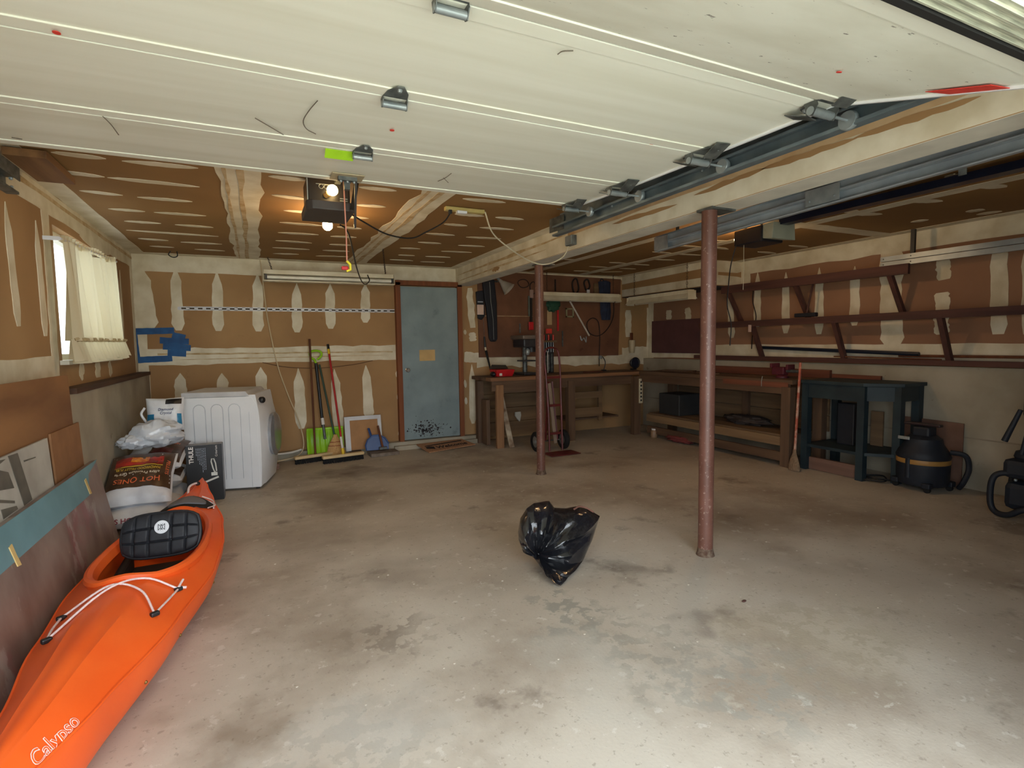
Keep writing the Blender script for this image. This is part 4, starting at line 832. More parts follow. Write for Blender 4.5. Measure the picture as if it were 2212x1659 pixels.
pi_.box((.222, .245, .002), (.05, .03, .004), Mx); pi_.bar(A(.06, .145), A(.255, .215), .016, .004, up=Mx.to_3x3() @ Vector((0, 0, 1)))
pi_.build('product_picture', mat('light_print', srgb(226, 226, 220), 0.4), BX, label='printed picture of a pale bicycle rack arm')

# ---------------------------------------------------------------- pellet sacks and bags
def pillow(M, sx, sy, sz, seed=1, wr=0.006, p=3.2):
    def f(u, v, top=1, off=0.0):
        X, Y = u * 2 - 1, v * 2 - 1
        e = max(0, (1 - abs(X) ** p)) ** .5 * max(0, (1 - abs(Y) ** p)) ** .5
        n_ = noise.noise(Vector((X * 2.2 + seed * 7.1, Y * 2.6, top * 3.0))) * wr * 3 + noise.noise(Vector((X * 7 + seed, Y * 7, top))) * wr
        k = 1 - 0.06 * (1 - abs(Y)) * abs(X) - 0.05 * (1 - abs(X)) * abs(Y)
        return M @ Vector((X * sx / 2 * k, Y * sy / 2 * k, top * (sz / 2 * e + off * (1 if e > .02 else 0)) + n_ * e))
    return f
def sack(name, M, s, m, label, seed=1, cat='sack', group=None, wr=.006):
    f = pillow(M, *s, seed=seed, wr=wr); o_ = M.translation
    t = thing(name, (o_.x, o_.y, o_.z - s[2] / 2), label, cat, group)
    MB().grid(lambda u, v: f(u, v, 1), 30, 22).grid(lambda u, v: f(1 - u, v, -1), 30, 22).build('sack_body', m, t, smooth=True)
    return t, f
def patchon(t, f, u0, u1, v0, v1, m, name, off=.003, top=1, label=None):
    g = MB().grid(lambda u, v: f(u0 + (u1 - u0) * u, v0 + (v1 - v0) * v, top, off), 18, 12)
    return g.build(name, m, t, smooth=True, label=label)
POLY = mat('white_woven_plastic', srgb(226, 228, 232), 0.35, c2=srgb(206, 208, 214), s=8, bump=0.004, bs=14)
BRN = mat('brown_printed_plastic', srgb(84, 58, 38), 0.35, c2=srgb(62, 42, 28), s=10)
def rotm(c, rz=0.0, rx=0.0, ry=0.0): return Matrix.Translation(c) @ Matrix.Rotation(rz, 4, 'Z') @ Matrix.Rotation(rx, 4, 'X') @ Matrix.Rotation(ry, 4, 'Y')
t_, f_ = sack('pellet_sack', rotm((-0.86, 4.97, 0.145), 0.0), (0.46, 0.68, 0.17), POLY, 'bottom white pellet sack of the front pile, printed in red letters', 1, group='sacks of wood pellets', wr=.003)
REDP = mat('dark_red_print', srgb(140, 40, 60), 0.5)
Mfr = frame((-0.86, 4.735, 0.125), (1, -0.0, 0), (0, 0.2, 1))
lettering('sack_lettering', "R'S HOT ONES", frame((-0.85, 4.615, 0.165), (1, 0.0, 0), (0, 0.35, 1)), 0.048, REDP, t_, bold=0.001, label='dark red block lettering')
MB().box((-0.87, 4.97, 0.03), (0.44, 0.64, 0.055)).build('cardboard_sheet', mat('cardboard_brown', srgb(150, 120, 90), 0.8), t_, label='brown cardboard under the sack')
t_, f_ = sack('pellet_sack', rotm((-0.862, 5.02, 0.375), 0.0, radians(27)), (0.46, 0.60, 0.19), POLY, 'top pellet sack of the front pile, brown label upside down', 2, group='sacks of wood pellets')
patchon(t_, f_, 0.03, 0.98, 0.17, 0.95, BRN, 'brown_label')
patchon(t_, f_, 0.12, 0.84, 0.60, 0.80, mat('red_print_band', srgb(190, 50, 40), 0.4, c2=srgb(120, 34, 28), s=12), 'red_band', .0045)
patchon(t_, f_, 0.36, 0.62, 0.66, 0.80, mat('flame_yellow_print', srgb(232, 160, 40), 0.4, c2=srgb(200, 90, 30), s=40), 'flame_picture', .006)
patchon(t_, f_, 0.12, 0.84, 0.575, 0.59, mat('yellow_print', srgb(216, 180, 60), 0.4), 'yellow_rule', .005)
def sacktext(t, f, s, uc, vc, us, vs, m, size=1.0, rot=True, off=.006):
    sg = -1 if rot else 1
    lettering('sack_lettering', s, None, size, m, t, ext=0.0, bold=0.012, warp=lambda x, y, z: f(min(.97, max(.03, uc + sg * x * us)), min(.97, max(.03, vc + sg * y * vs)), 1, off))
ORP = mat('orange_print', srgb(232, 116, 70), 0.4); WHP = mat('cream_print', srgb(230, 220, 200), 0.4)
sacktext(t_, f_, 'HOT ONES', .50, .30, .135, .13, ORP)
sacktext(t_, f_, 'Ultra Premium Grade', .48, .44, .075, .075, WHP)
sacktext(t_, f_, 'HARDWOOD PELLET FUEL', .48, .53, .055, .065, mat('yellow_print', srgb(216, 180, 60), 0.4))
lettering('sack_lettering', 'PELLETS', None, 1.0, ORP, t_, ext=0, bold=.01, warp=lambda x, y, z: f_(min(.96, max(.03, .915 + y * .07)), min(.95, max(.05, .55 - x * .09)), 1, .006))
t_, f_ = sack('pellet_sack', rotm((-0.845, 5.64, 0.09), 0), (0.42, 0.56, 0.17), POLY, 'lowest pellet sack at the back of the pile near the washer', 3, group='sacks of wood pellets')
t_, f_ = sack('pellet_sack', rotm((-0.83, 5.63, 0.265), -.04, 0), (0.43, 0.56, 0.17), POLY, 'middle pellet sack behind the front pile, brown patch on its corner', 4, group='sacks of wood pellets')
patchon(t_, f_, 0.55, 0.97, 0.08, 0.6, BRN, 'brown_label')
t_, f_ = sack('pellet_sack', rotm((-0.825, 5.62, 0.450), -0.10, radians(12)), (0.46, 0.58, 0.16), POLY, 'tilted pellet sack on top of the back pile with half brown print', 5, group='sacks of wood pellets')
patchon(t_, f_, 0.42, 0.97, 0.06, 0.94, BRN, 'brown_label'); patchon(t_, f_, 0.46, 0.80, 0.15, 0.45, mat('maroon_print', srgb(110, 52, 44), 0.4), 'maroon_patch', .005)
sacktext(t_, f_, 'HOT ONES', .70, .62, .07, .10, ORP)
# crumpled clear bag and the salt bag
def blob(c, r, seed, amp=.25, nu=40, nv=26, M=None, fr=3.0):
    def f(u, v):
        a = 2 * pi * u; b = pi * v; d = Vector((sin(b) * cos(a), sin(b) * sin(a), -cos(b)))
        n_ = 1 + amp * (noise.noise(d * fr + Vector((seed, 0, 0))) - .4 * abs(noise.noise(d * fr * 2.2 + Vector((0, seed, 0)))))
        p = Vector((d.x * r[0] * n_, d.y * r[1] * n_, d.z * r[2] * n_)); 
        return Vector(c) + (M @ p if M is not None else p)
    return MB().grid(f, nu, nv)
CLR = mat('milky_plastic_film', srgb(214, 218, 224), 0.22, c2=srgb(188, 194, 204), s=6, bump=0.01, bs=14, spec=.7)
cb_ = blob((-0.80, 5.46, 0.665), (0.20, 0.15, 0.12), 5, .26, fr=2.6)
t_ = thing('plastic_bag', (-0.78, 5.48, 0.50), 'crumpled milky plastic bag on the pellet sacks below the salt bag', 'plastic bag')
cb_.build('bag_body', CLR, t_, smooth=True); blob((-0.97, 5.38, 0.62), (0.11, 0.07, 0.06), 9, .35, fr=2.8, nu=24, nv=14).build('bag_tail', CLR, t_, smooth=True)
t_ = thing('salt_bag', (-0.765, 5.72, 0.655), 'white salt bag with blue corners standing between washer and wall', 'bag')
Msl = rotm((-0.765, 5.72, 0.805), -0.1, radians(80)); fs_ = pillow(Msl, 0.30, 0.30, 0.13, seed=8, wr=.005)
MB().grid(lambda u, v: fs_(u, v, 1), 24, 20).grid(lambda u, v: fs_(1 - u, v, -1), 24, 20).build('bag_body', POLY, t_, smooth=True)
BLP = mat('blue_print', srgb(36, 130, 176), 0.4)
patchon(t_, fs_, 0.04, 0.26, 0.06, 0.5, BLP, 'blue_corner', .003, 1); patchon(t_, fs_, 0.55, 0.96, 0.80, 0.96, mat('black_print', srgb(22, 22, 26), .4), 'black_panel', .003, 1); patchon(t_, fs_, 0.86, 0.97, 0.12, 0.5, BLP, 'blue_corner', .003, 1)
NV_ = mat('navy_print', srgb(36, 48, 96), .4)
lettering('bag_lettering', 'Diamond\nCrystal', None, 1.0, NV_, t_, ext=0, bold=.01, warp=lambda x, y, z: fs_(.56 + x * .11, .58 + y * .11, 1, .006), shear=.2)
MB().tube(spline([(-0.905, 5.64, 0.88), (-0.93, 5.62, 0.83), (-0.905, 5.62, 0.77), (-0.89, 5.63, 0.73)], 5), 0.010, 7).build('bag_handle', POLY, t_, smooth=True)
t_ = tag(blob((-1.05, 5.22, 0.42), (0.035, 0.05, 0.03), 3, .3, nu=16, nv=10).build('paper_wrapper', POLY, smooth=True), 'small crumpled white wrapper against the concrete wall', 'wrapper')
tag(MB().box((-0.98, 6.42, 0.31), (0.16, 0.3, 0.60)).build('wooden_crate', wood('grey_old_wood', srgb(120, 104, 88), srgb(90, 78, 66), 2)), 'grey wooden crate in the corner behind the salt bag', 'crate')
# painter's tape around an opening in the back wall
BLT = mat('blue_painters_tape', srgb(34, 92, 150), 0.7, c2=srgb(26, 74, 126), s=9)
tp = thing('painters_tape', (-1.0, 7.19, 1.2), 'blue painters tape masking a square patch on the back wall corner', 'tape')
tpz = [-1.218,1.625,-1.196,1.255,-1.211,1.594,-0.826,1.603,-1.208,1.276,-0.861,1.288,-0.97,1.494,-0.688,1.475,-0.943,1.426,-0.673,1.401,-0.902,1.352,-0.722,1.338,-0.847,1.551,-0.722,1.518]
for i in range(0, len(tpz), 4):
    smear('back', (tpz[i], tpz[i + 1]), (tpz[i + 2], tpz[i + 3]), 0.07, 'band', d0=.004, d1=.0055 + i * .0002, m=BLT, jit=.05, name='tape_strip', parent=tp)
MB().tube(spline([(-0.72, 6.9, 2.45), (-0.72, 6.9, 2.40), (-0.76, 6.9, 2.385), (-0.80, 6.9, 2.41), (-0.78, 6.9, 2.45)], 5), .006, 6).build('ceiling_hook', M_BLACK, None, smooth=True)
tag(bpy.data.objects['ceiling_hook'], 'black bent hook in the ceiling near the left corner', 'hook')

# ---------------------------------------------------------------- entry door
d1 = thing('door_1', (2.17, 7.15, 0.1), 'blue grey steel entry door with soot marks', kind='structure')
DB = mat('blue_grey_steel_door', srgb(134, 152, 156), 0.42, c2=srgb(114, 130, 134), s=2.5, amt=.4, spots=[(5, 0.60, 0.12, (*srgb(84, 96, 100), 0.45)), (60, 0.62, 0.05, (*srgb(160, 172, 172), 0.3))], bump=.0004, bs=90)
MB().box((2.168, 7.165, 1.145), (0.80, 0.045, 2.07)).build('door_leaf', DB, d1)
FW = wood('stained_door_casing', srgb(142, 84, 48), srgb(112, 62, 34), 2)
for x in (1.735, 2.60): MB().box((x, 7.155, 1.16), (0.062, 0.09, 2.14)).build('door_jamb', FW, d1)
MB().box((2.168, 7.155, 2.225), (0.93, 0.09, 0.062)).build('door_head', FW, d1)
kn = MB().lathe([(0.026, 0), (0.026, 0.006), (0.012, 0.012), (0.012, 0.03), (0.026, 0.04), (0.030, 0.055), (0.022, 0.068)], Matrix.Translation((1.835, 7.142, 1.062)) @ Matrix.Rotation(pi / 2, 4, 'X'), 18)
kn.build('door_knob', mat('polished_nickel', srgb(200, 200, 196), .2, .9), d1, smooth=True)
MB().box((2.12, 7.141, 1.255), (0.22, 0.003, 0.15)).build('taped_note', mat('kraft_card', srgb(206, 172, 116), .8), d1, label='tan card taped to the door')
random.seed(11); so = MB()
for k in range(290):
    a = random.gauss(0, 1); b_ = random.gauss(0, 1); x = 2.10 + a * .10; z = 0.235 + b_ * .055; r = random.uniform(.002, .006) if k % 3 else random.uniform(.005, .014)
    if not (1.79 < x < 2.54 and .12 < z): continue
    so.lathe([(r, 0.0), (r * .8, 0.0009)], Matrix.Translation((x, 7.142, z)) @ Matrix.Rotation(pi / 2, 4, 'X'), 6)
so.build('scuff_marks', mat('black_scuff', srgb(50, 46, 50), .8), d1, kind='stuff', label='black spattered scuffs low on the door')
# welcome mat
dm = thing('doormat', (2.28, 6.88, 0), 'brown coir welcome mat on the floor before the entry door', 'doormat')
mq = [(1.90, 7.02), (1.965, 6.66), (2.66, 6.79), (2.56, 7.07)]
mm_ = MB().prism([mq[1], mq[2], mq[3], mq[0]], 0.012, Matrix.Translation((0, 0, 0.001)))
for v_ in mm_.v: v_.z += max(0, v_.y - 6.66) * .14      # far edge rides up on the sill
mm_.build('mat_base', mat('coir_brown', srgb(176, 134, 98), .95, c2=srgb(144, 104, 76), s=60, bump=.002, bs=300), dm)
Mm = frame((2.29, 6.86, 0.0425), (0.98, 0.17, 0.024), (-0.17, 0.98, 0.137))
lettering('mat_lettering', 'Welcome', Mm @ Matrix.Translation((0.04, -0.03, 0)), 0.13, mat('dark_coir', srgb(44, 34, 32), .95), dm, bold=.003, width=.9, shear=.2)
MB().prism([(-.30, .075), (.26, .075), (.26, .11), (-.30, .10)], .002, Mm).build('mat_border', mat('dark_coir', srgb(44, 34, 32), .95), dm); MB().prism([(-.32, -.02), (-.22, -.07), (-.20, .02), (-.25, .06), (-.31, .05)], .002, Mm).build('mat_motif', mat('dark_coir', srgb(44, 34, 32), .95), dm)
# slotted standard on the wall
ra = thing('slotted_rail', (0.46, 7.185, 1.85), 'white slotted shelf standard screwed level across the back wall', 'rail')
rbm = MB(); z0 = 1.855
rbm.box((0.47, 7.19, z0 + .016), (2.46, 0.012, 0.012)); rbm.box((0.47, 7.19, z0 - .016), (2.46, 0.012, 0.012))
k = -0.76
while k < 1.70: rbm.box((k, 7.19, z0), (0.035, 0.012, 0.034)); k += 0.082
rbm.build('rail_body', M_WHITE, ra)
MB().box((0.47, 7.1965, z0), (2.46, 0.004, 0.04)).build('rail_back', mat('slot_shadow_steel', srgb(70, 60, 46), .6), ra)
# hose from ceiling
hs = thing('cable', (0.3, 7.15, 0.0), 'long cream cable drooping down the back wall behind the tools', 'cable')
MB().tube(spline([(0.10, 7.17, 2.44), (0.13, 7.17, 2.0), (0.156, 7.17, 1.69), (0.235, 7.17, 1.18), (0.34, 7.17, 0.80), (0.43, 7.13, 0.53), (0.485, 7.08, 0.27), (0.47, 7.05, 0.12), (0.38, 7.02, 0.05), (0.22, 6.98, 0.03), (0.15, 6.95, 0.03)], 7), 0.0065, 8).build('cable_run', mat('cream_cable', srgb(216, 196, 160), .55), hs, smooth=True)

tag(MB().tube(spline([(0.06, 7.02, 0.10), (0.2, 7.03, 0.10), (0.34, 7.04, 0.105), (0.46, 7.05, 0.13)], 5), .014, 8).build('drain_pipe', mat('white_pvc', srgb(214, 210, 200), .4), smooth=True), 'short white pipe along the wall base behind the washer', 'pipe')
tag(MB().tube(spline([(0.069, 7.18, 1.214), (0.342, 7.18, 1.149), (0.72, 7.18, 1.125), (1.119, 7.18, 1.154), (1.388, 7.18, 1.201)], 6), .004, 5).build('wall_wire', mat('rust_brown_wire', srgb(104, 66, 36), .7)), 'thin brown wire sagging across the back wall below the seam', 'wire')
# brooms, shovel and co. leaning on the back wall
def stick(t, a, b, r, m, name='handle', n=10, r1=None): return MB().cyl(a, b, r, r1 if r1 is not None else r, n).build(name, m, t, smooth=True)
WHB = wood('pale_broom_block', srgb(222, 196, 150), srgb(200, 170, 120), 0)
def pushbroom(c, rz, label, handle, top, hm, hr=0.013, extra=None):
    t = thing('push_broom', (c[0], c[1], 0), label, 'broom', 'push brooms by the back wall')
    M = Matrix.Translation((c[0], c[1], 0)) @ Matrix.Rotation(rz, 4, 'Z')
    MB().box((0, 0, 0.075), (0.50, 0.065, 0.035), M, ch=.008).build('block', WHB, t)
    br = MB(); random.seed(21)
    for i in range(44):
        for j in range(3):
            x = -0.24 + 0.48 * (i + random.random() * .5) / 44; y = -0.022 + .022 * j
            br.tube([M @ Vector((x, y, 0.062)), M @ Vector((x + random.uniform(-.01, .01), y - .012 + random.uniform(-.012, .012), 0.002))], [.006, .005], 4)
    br.build('bristles', mat('black_bristle', srgb(30, 30, 32), .9), t, kind='stuff')
    p0 = M @ Vector((0.0, 0.0, 0.085)); stick(t, p0, top, hr, hm)
    return t, p0
CHN = wood('chestnut_handle', srgb(118, 66, 34), srgb(86, 46, 24), 2)
tb1, p0 = pushbroom((0.600, 6.86), radians(14), 'rear push broom with a plain brown wooden handle and black bristles', None, (0.612, 7.12, 1.49), CHN)
RDH = mat('red_lacquered_handle', srgb(176, 28, 34), .35)
tb2, p0 = pushbroom((0.905, 6.70), radians(9), 'front push broom with a red handle tipped in yellow and black', None, (0.835, 7.10, 1.30), RDH)
a = Vector(p0); b_ = Vector((0.835, 7.10, 1.30)); dd = (b_ - a)
stick(tb2, a + dd * 0.0, a + dd * 0.06, .018, mat('yellow_sleeve', srgb(232, 196, 40), .4), 'yellow_sleeve'); stick(tb2, a + dd * .06, a + dd * .17, .0145, mat('white_label', srgb(230, 226, 220), .4), 'paper_label')
stick(tb2, b_, b_ + dd * .05, .016, mat('yellow_sleeve', srgb(232, 196, 40), .4), 'grip_ring'); stick(tb2, b_ + dd * .05, b_ + dd * .10, .016, M_BLACK, 'grip')
LIME = mat('lime_plastic', srgb(150, 206, 30), .4, c2=srgb(136, 190, 28), s=4)
sn = thing('snow_shovel', (0.74, 7.0, 0), 'lime green snow shovel with a black shaft leaning on the back wall', 'shovel')
Ms_ = frame((0.52, 6.98, 0.03), (1, 0.0, 0), (0, 0.16, 1))
def blade(u, v): 
    X = u * 0.44; Y = v * 0.36; return Ms_ @ Vector((X, Y * (1 - .0), -0.05 * sin(pi * v * .9) - 0.03 * (abs(u - .5) * 2) ** 2 * -1 + 0.004 * sin(u * 44) * (1 if .1 < v < .9 else 0)))
sm_ = MB().grid(blade, 44, 14); o = sm_.build('blade', LIME, sn, smooth=True); md = o.modifiers.new('thick', 'SOLIDIFY'); md.thickness = .006
stick(sn, (0.735, 7.01, 0.24), (0.71, 7.09, 0.62), .017, M_STEELD, 'ferrule'); stick(sn, (0.72, 7.05, 0.40), (0.675, 7.12, 1.19), .019, M_BLACK, 'shaft'); stick(sn, (0.722, 7.03, .42), (0.716, 7.055, .50), .0205, mat('white_label', srgb(230, 226, 220), .4), 'paper_label')
hpts = [(0.675, 7.12, 1.19), (0.655, 7.12, 1.235), (0.625, 7.12, 1.255), (0.607, 7.12, 1.30), (0.625, 7.12, 1.335), (0.68, 7.12, 1.345), (0.735, 7.12, 1.33), (0.745, 7.12, 1.29), (0.715, 7.12, 1.25), (0.69, 7.12, 1.235)]
MB().tube(spline(hpts, 5), .014, 8).build('d_grip', LIME, sn, smooth=True, label='lime green D-shaped grip')
rk = thing('corn_broom', (0.85, 6.9, 0), 'straw corn broom with a dark green handle between the push brooms', 'broom')
stick(rk, (0.845, 6.96, 0.27), (0.715, 7.12, 1.17), .012, mat('dark_green_handle', srgb(26, 60, 44), .4)); 
stw = mat('straw', srgb(206, 166, 112), .9, c2=srgb(180, 138, 86), s=30, stretch=(6, 6, 1), bump=.002, bs=90)
MB().rings([[Vector((0.85 + w * cos(a_), 6.94 - (.30 - z) * .12 + w * .35 * sin(a_), z)) for a_ in [2 * pi * k / 20 for k in range(20)]] for z, w in ((0.03, .115), (0.08, .112), (0.16, .09), (0.22, .06), (0.27, .03), (0.30, .02))]).build('straw_head', stw, rk, smooth=True)
for z, w in ((0.21, .070), (0.165, .092)): MB().tube([Vector((0.85 + w * cos(a_), 6.94 - (.30 - z) * .12 + w * .38 * sin(a_), z)) for a_ in [2 * pi * k / 20 for k in range(20)]], .003, 4, closed=True).build('binding', mat('red_twine', srgb(150, 40, 40), .7), rk)
fb = thing('framed_board', (1.2, 7.0, 0), 'brown board in a white frame leaning against the back wall', 'framed board')
Mf = frame((0.985, 7.02, 0.055), (1, 0.0, 0), (0, 0.20, 1))
WFm = mat('white_frame_paint', srgb(216, 218, 222), .5)
MB().box((0.23, 0.22, -0.012), (0.44, 0.42, 0.008), Mf).build('panel', mat('hardboard_tan', srgb(176, 130, 84), .7), fb)
for (cx_, cy_, sx_, sy_) in ((0.032, 0.22, .065, .44), (0.442, 0.22, .045, .44), (0.235, 0.415, .46, .05)): MB().box((cx_, cy_, 0), (sx_, sy_, 0.022), Mf).build('frame_rail', WFm, fb)
dp = thing('dustpan', (1.37, 6.93, 0), 'blue plastic dustpan leaning against the framed board', 'dustpan')
BLU = mat('blue_plastic', srgb(52, 84, 140), .4, c2=srgb(42, 70, 124), s=6)
Md = frame((1.36, 6.90, 0.06), (1, -0.05, 0), (0, 0.25, 1))
pan = [(-0.14, 0.0), (0.14, 0.0), (0.145, 0.07), (0.10, 0.15), (0.03, 0.19), (-0.05, 0.19), (-0.12, 0.14), (-0.15, 0.07)]
MB().prism(pan, 0.012, Md, -.012).build('pan', BLU, dp, bevel=.003)
MB().tube([Md @ Vector((*p, 0.006)) for p in pan[2:] + pan[:1]], .009, 6).build('pan_rim', BLU, dp, smooth=True)
MB().bar(Md @ Vector((-0.07, 0.17, 0.0)), Md @ Vector((-0.10, 0.29, 0.0)), .035, .018, ch=.006).build('pan_handle', BLU, dp)
hb_ = thing('hand_hammer', (1.40, 6.86, 0), 'old hammer with a brown wooden handle standing in the dustpan', 'hammer')
stick(hb_, (1.415, 6.865, 0.10), (1.375, 6.93, 0.37), .014, CHN); MB().box((1.42, 6.86, 0.085), (0.10, 0.035, 0.035), ch=.006).build('hammer_head', M_STEELD, hb_)
tag(MB().box((1.42, 6.86, 0.022), (0.36, 0.22, 0.044), rz=.05, ch=.004).build('flat_stone', mat('grey_paver', srgb(136, 124, 112), .9, c2=srgb(108, 96, 86), s=14, bump=.003, bs=40)), 'flat grey brown paver under the dustpan', 'paver')
tag(MB().box((1.10, 6.98, 0.03), (0.14, 0.12, 0.055), ch=.004).build('wood_block', wood('dark_scrap', srgb(92, 74, 62), srgb(66, 50, 42), 0)), 'dark scrap block on the floor below the white frame', 'block')
bk = thing('brick', (0.10, 6.72, 0), 'worn pinkish brick on the floor beside the washer', 'brick')
MB().box((0.10, 6.72, 0.03), (0.14, 0.19, 0.06), rz=.2, ch=.004).build('brick_body', mat('old_brick', srgb(150, 116, 100), .9, c2=srgb(112, 84, 74), s=20, bump=.003, bs=60), bk)
# ---------------------------------------------------------------- black rubbish bag in the middle of the floor
tbg = thing('trash_bag', (1.36, 2.62, 0), 'glossy black plastic trash bag slumped in the middle of the floor', 'trash bag')
TBM = mat('black_bin_liner', srgb(20, 21, 25), .16, spec=.7, bump=.010, bs=16, c2=srgb(28, 29, 34), s=4, coat=.3)
OUT = [(1.543, 2.612, -0), (1.513, 2.74, 0.031), (1.51, 2.9, 0.062), (1.443, 2.92, 0.115), (1.409, 2.9, 0.196), (1.406, 2.9, 0.24), (1.423, 2.9, 0.325), (1.469, 2.9, 0.382), (1.525, 2.92, 0.398), (1.655, 2.95, 0.383), (1.695, 2.95, 0.331), (1.774, 2.92, 0.325), (1.839, 2.9, 0.333), (1.912, 2.88, 0.313), (1.984, 2.86, 0.264), (1.97, 2.86, 0.229), (1.92, 2.84, 0.142), (1.822, 2.8, 0.033), (1.683, 2.7, 0.021)]
OUT = [Vector((x, y, max(z, 0.004))) for x, y, z in OUT]
vdir = Vector((0.47, 0.88, 0)).normalized(); cen = sum(OUT, Vector()) / len(OUT); fold = cen.lerp(OUT[2], 0.80)
def bagring(s, front):
    out = []; n = len(OUT); c0 = fold if front else cen
    for i in range(n * 5):
        f = i / 5; a = OUT[int(f) % n]; b = OUT[(int(f) + 1) % n]; p = a.lerp(b, f - int(f))
        q = c0.lerp(p, s); L = (p - c0).length
        if front:
            th = atan2(p.z - c0.z, p.x - c0.x)
            w = abs((th * 2.4 + noise.noise(q * 5) * .8) % 1.0 - .5) * 2
            d = -0.15 * max(0, s * (1 - s) * 4) ** 0.6 * min(1, L / .25)
            d += (.5 - w) * .045 * (s * (1 - s) * 4) ** .7 + abs(noise.noise(Vector((q.x * 7 + q.z * 6, q.z * 16 - q.x * 9, 3)))) * .06 * (1 - s ** 4) * min(1, s * 3)
        else:
            d = 0.17 * sqrt(max(0, 1 - s * s)) + noise.noise(q * 9) * .05 * sqrt(max(0, 1 - s * s))
        q = q + vdir * d; q.z = max(q.z, 0.004); out.append(q)
    return out
SS = [0.02, .1, .2, .3, .4, .5, .6, .7, .8, .88, .95, 1.0]
rs = [bagring(s, True) for s in SS] + [bagring(s, False) for s in SS[::-1][1:]]
bb = MB().rings(rs); o = bb.build('bag_body', TBM, tbg, smooth=True)
MB().tube(spline([(1.774, 2.84, 0.347), (1.828, 2.86, 0.352), (1.878, 2.85, 0.335), (1.92, 2.84, 0.307)], 5), .006, 6).build('tie_string', mat('drawstring_brown', srgb(120, 84, 72), .4), tbg, smooth=True)
tag(MB().sphere((2.30, 1.98, 0.006), (0.016, 0.008, 0.006), 8, 5).build('dry_leaf', mat('dead_leaf', srgb(78, 48, 40), .9)), 'small curled dry leaf on the open floor', 'leaf')

# ---------------------------------------------------------------- tool panel behind the rear bench
BD = mat('dark_brown_tool_panel', srgb(126, 84, 60), .8, c2=srgb(106, 70, 50), s=3, spots=[(3.2, 0.66, 0.05, (*srgb(70, 34, 26), 0.5))])
tpn = thing('plywood_backboard', (4.13, 7.18, 1.2), 'brown plywood tool panel fixed behind the rear workbench', 'panel')
MB().prism([(2.90, 1.205), (5.35, 1.18), (5.40, 2.41), (2.90, 2.44)], 0.02, Matrix(((1, 0, 0, 0), (0, 0, -1, 7.198), (0, 1, 0, 0), (0, 0, 0, 1)))).build('panel_board', BD, tpn)
MB().box((3.35, 7.177, 1.80), (0.85, 0.003, 0.008)).build('panel_joint', M_TAPE, tpn)
YP = 7.155
WL = wood('weathered_lumber', srgb(112, 86, 64), srgb(78, 58, 44), 0); WLy = wood('weathered_lumber_y', srgb(112, 86, 64), srgb(78, 58, 44), 1); WLz = wood('weathered_lumber_z', srgb(112, 86, 64), srgb(80, 60, 46), 2)
PLK = wood('dull_pine_planks', srgb(130, 104, 74), srgb(98, 76, 54), 0); PLKy = wood('dull_pine_planks_y', srgb(126, 102, 74), srgb(96, 76, 56), 1)
# rear bench
b1 = thing('workbench', (4.0, 6.85, 0), 'rough timber workbench along the back wall under the tool panel', 'workbench')
for k, (y, w) in enumerate(((6.56, .17), (6.74, .17), (6.92, .17), (7.085, .14))): MB().box((4.12, y, 0.925 - .002 * (k % 2)), (2.70, w, 0.045)).build('top_plank', WL if k else wood('worn_top_edge', srgb(150, 108, 74), srgb(110, 74, 50), 0), b1)
MB().box((3.95, 6.52, 0.835), (2.3, 0.035, 0.13)).build('apron', WL, b1)
MB().box((2.905, 6.50, 0.425), (0.10, 0.05, 0.85)).build('leg', wood('pale_bench_leg', srgb(160, 120, 84), srgb(112, 80, 54), 2, spots=[(9, .62, .04, (*srgb(70, 48, 32), .7))]), b1, label='paler front leg')
MB().box((2.83, 7.02, 0.44), (0.09, 0.09, 0.88)).build('leg', WLz, b1); MB().box((4.02, 6.52, 0.43), (0.11, 0.09, 0.86)).build('leg', WLz, b1); MB().box((5.14, 6.47, 0.44), (0.12, 0.09, 0.88)).build('leg', WLz, b1)
MB().box((2.84, 6.82, 0.32), (0.05, 0.16, 0.62)).build('side_board', WLz, b1)
for k in range(4): MB().box((3.42, 7.08, 0.16 + .205 * k), (1.15, 0.02, 0.198)).build('back_plank', PLK, b1)
MB().box((3.25, 6.60, 0.78), (0.75, 0.03, 0.10)).build('drawer_rail', WL, b1)
for x in (4.12, 4.66): MB().box((x, 6.72, 0.55), (0.06, 0.05, 0.66)).build('shelf_post', PLK, b1)
for z, h in ((.80, .10), (.62, .10), (.36, .14)): MB().box((4.39, 6.70, z), (0.60, 0.025, h)).build('shelf_slat', PLK, b1)
MB().box((4.55, 6.95, 0.26), (0.95, 0.42, 0.025)).build('lower_shelf', WL, b1)

tag(MB().bar((2.97, 6.68, 0.86), (3.04, 6.42, 0.01), .07, .02, up=(0, 1, 0)).build('painted_stick', mat('chipped_white_stake', srgb(196, 186, 166), .7, c2=srgb(110, 84, 60), s=7)), 'chipped white stake leaning beside the pale bench leg', 'stake')
tag(MB().prism([(-.045, .05), (.045, .05), (.05, .0), (.02, -.09), (-.02, -.05), (-.05, 0)], .02, frame((3.38, 6.93, 0.36), (1, .1, 0), (0, .1, 1))).build('plastic_scoop', mat('pale_plastic', srgb(190, 192, 184), .4)), 'pale plastic flap hanging below the rear workbench', 'scoop')
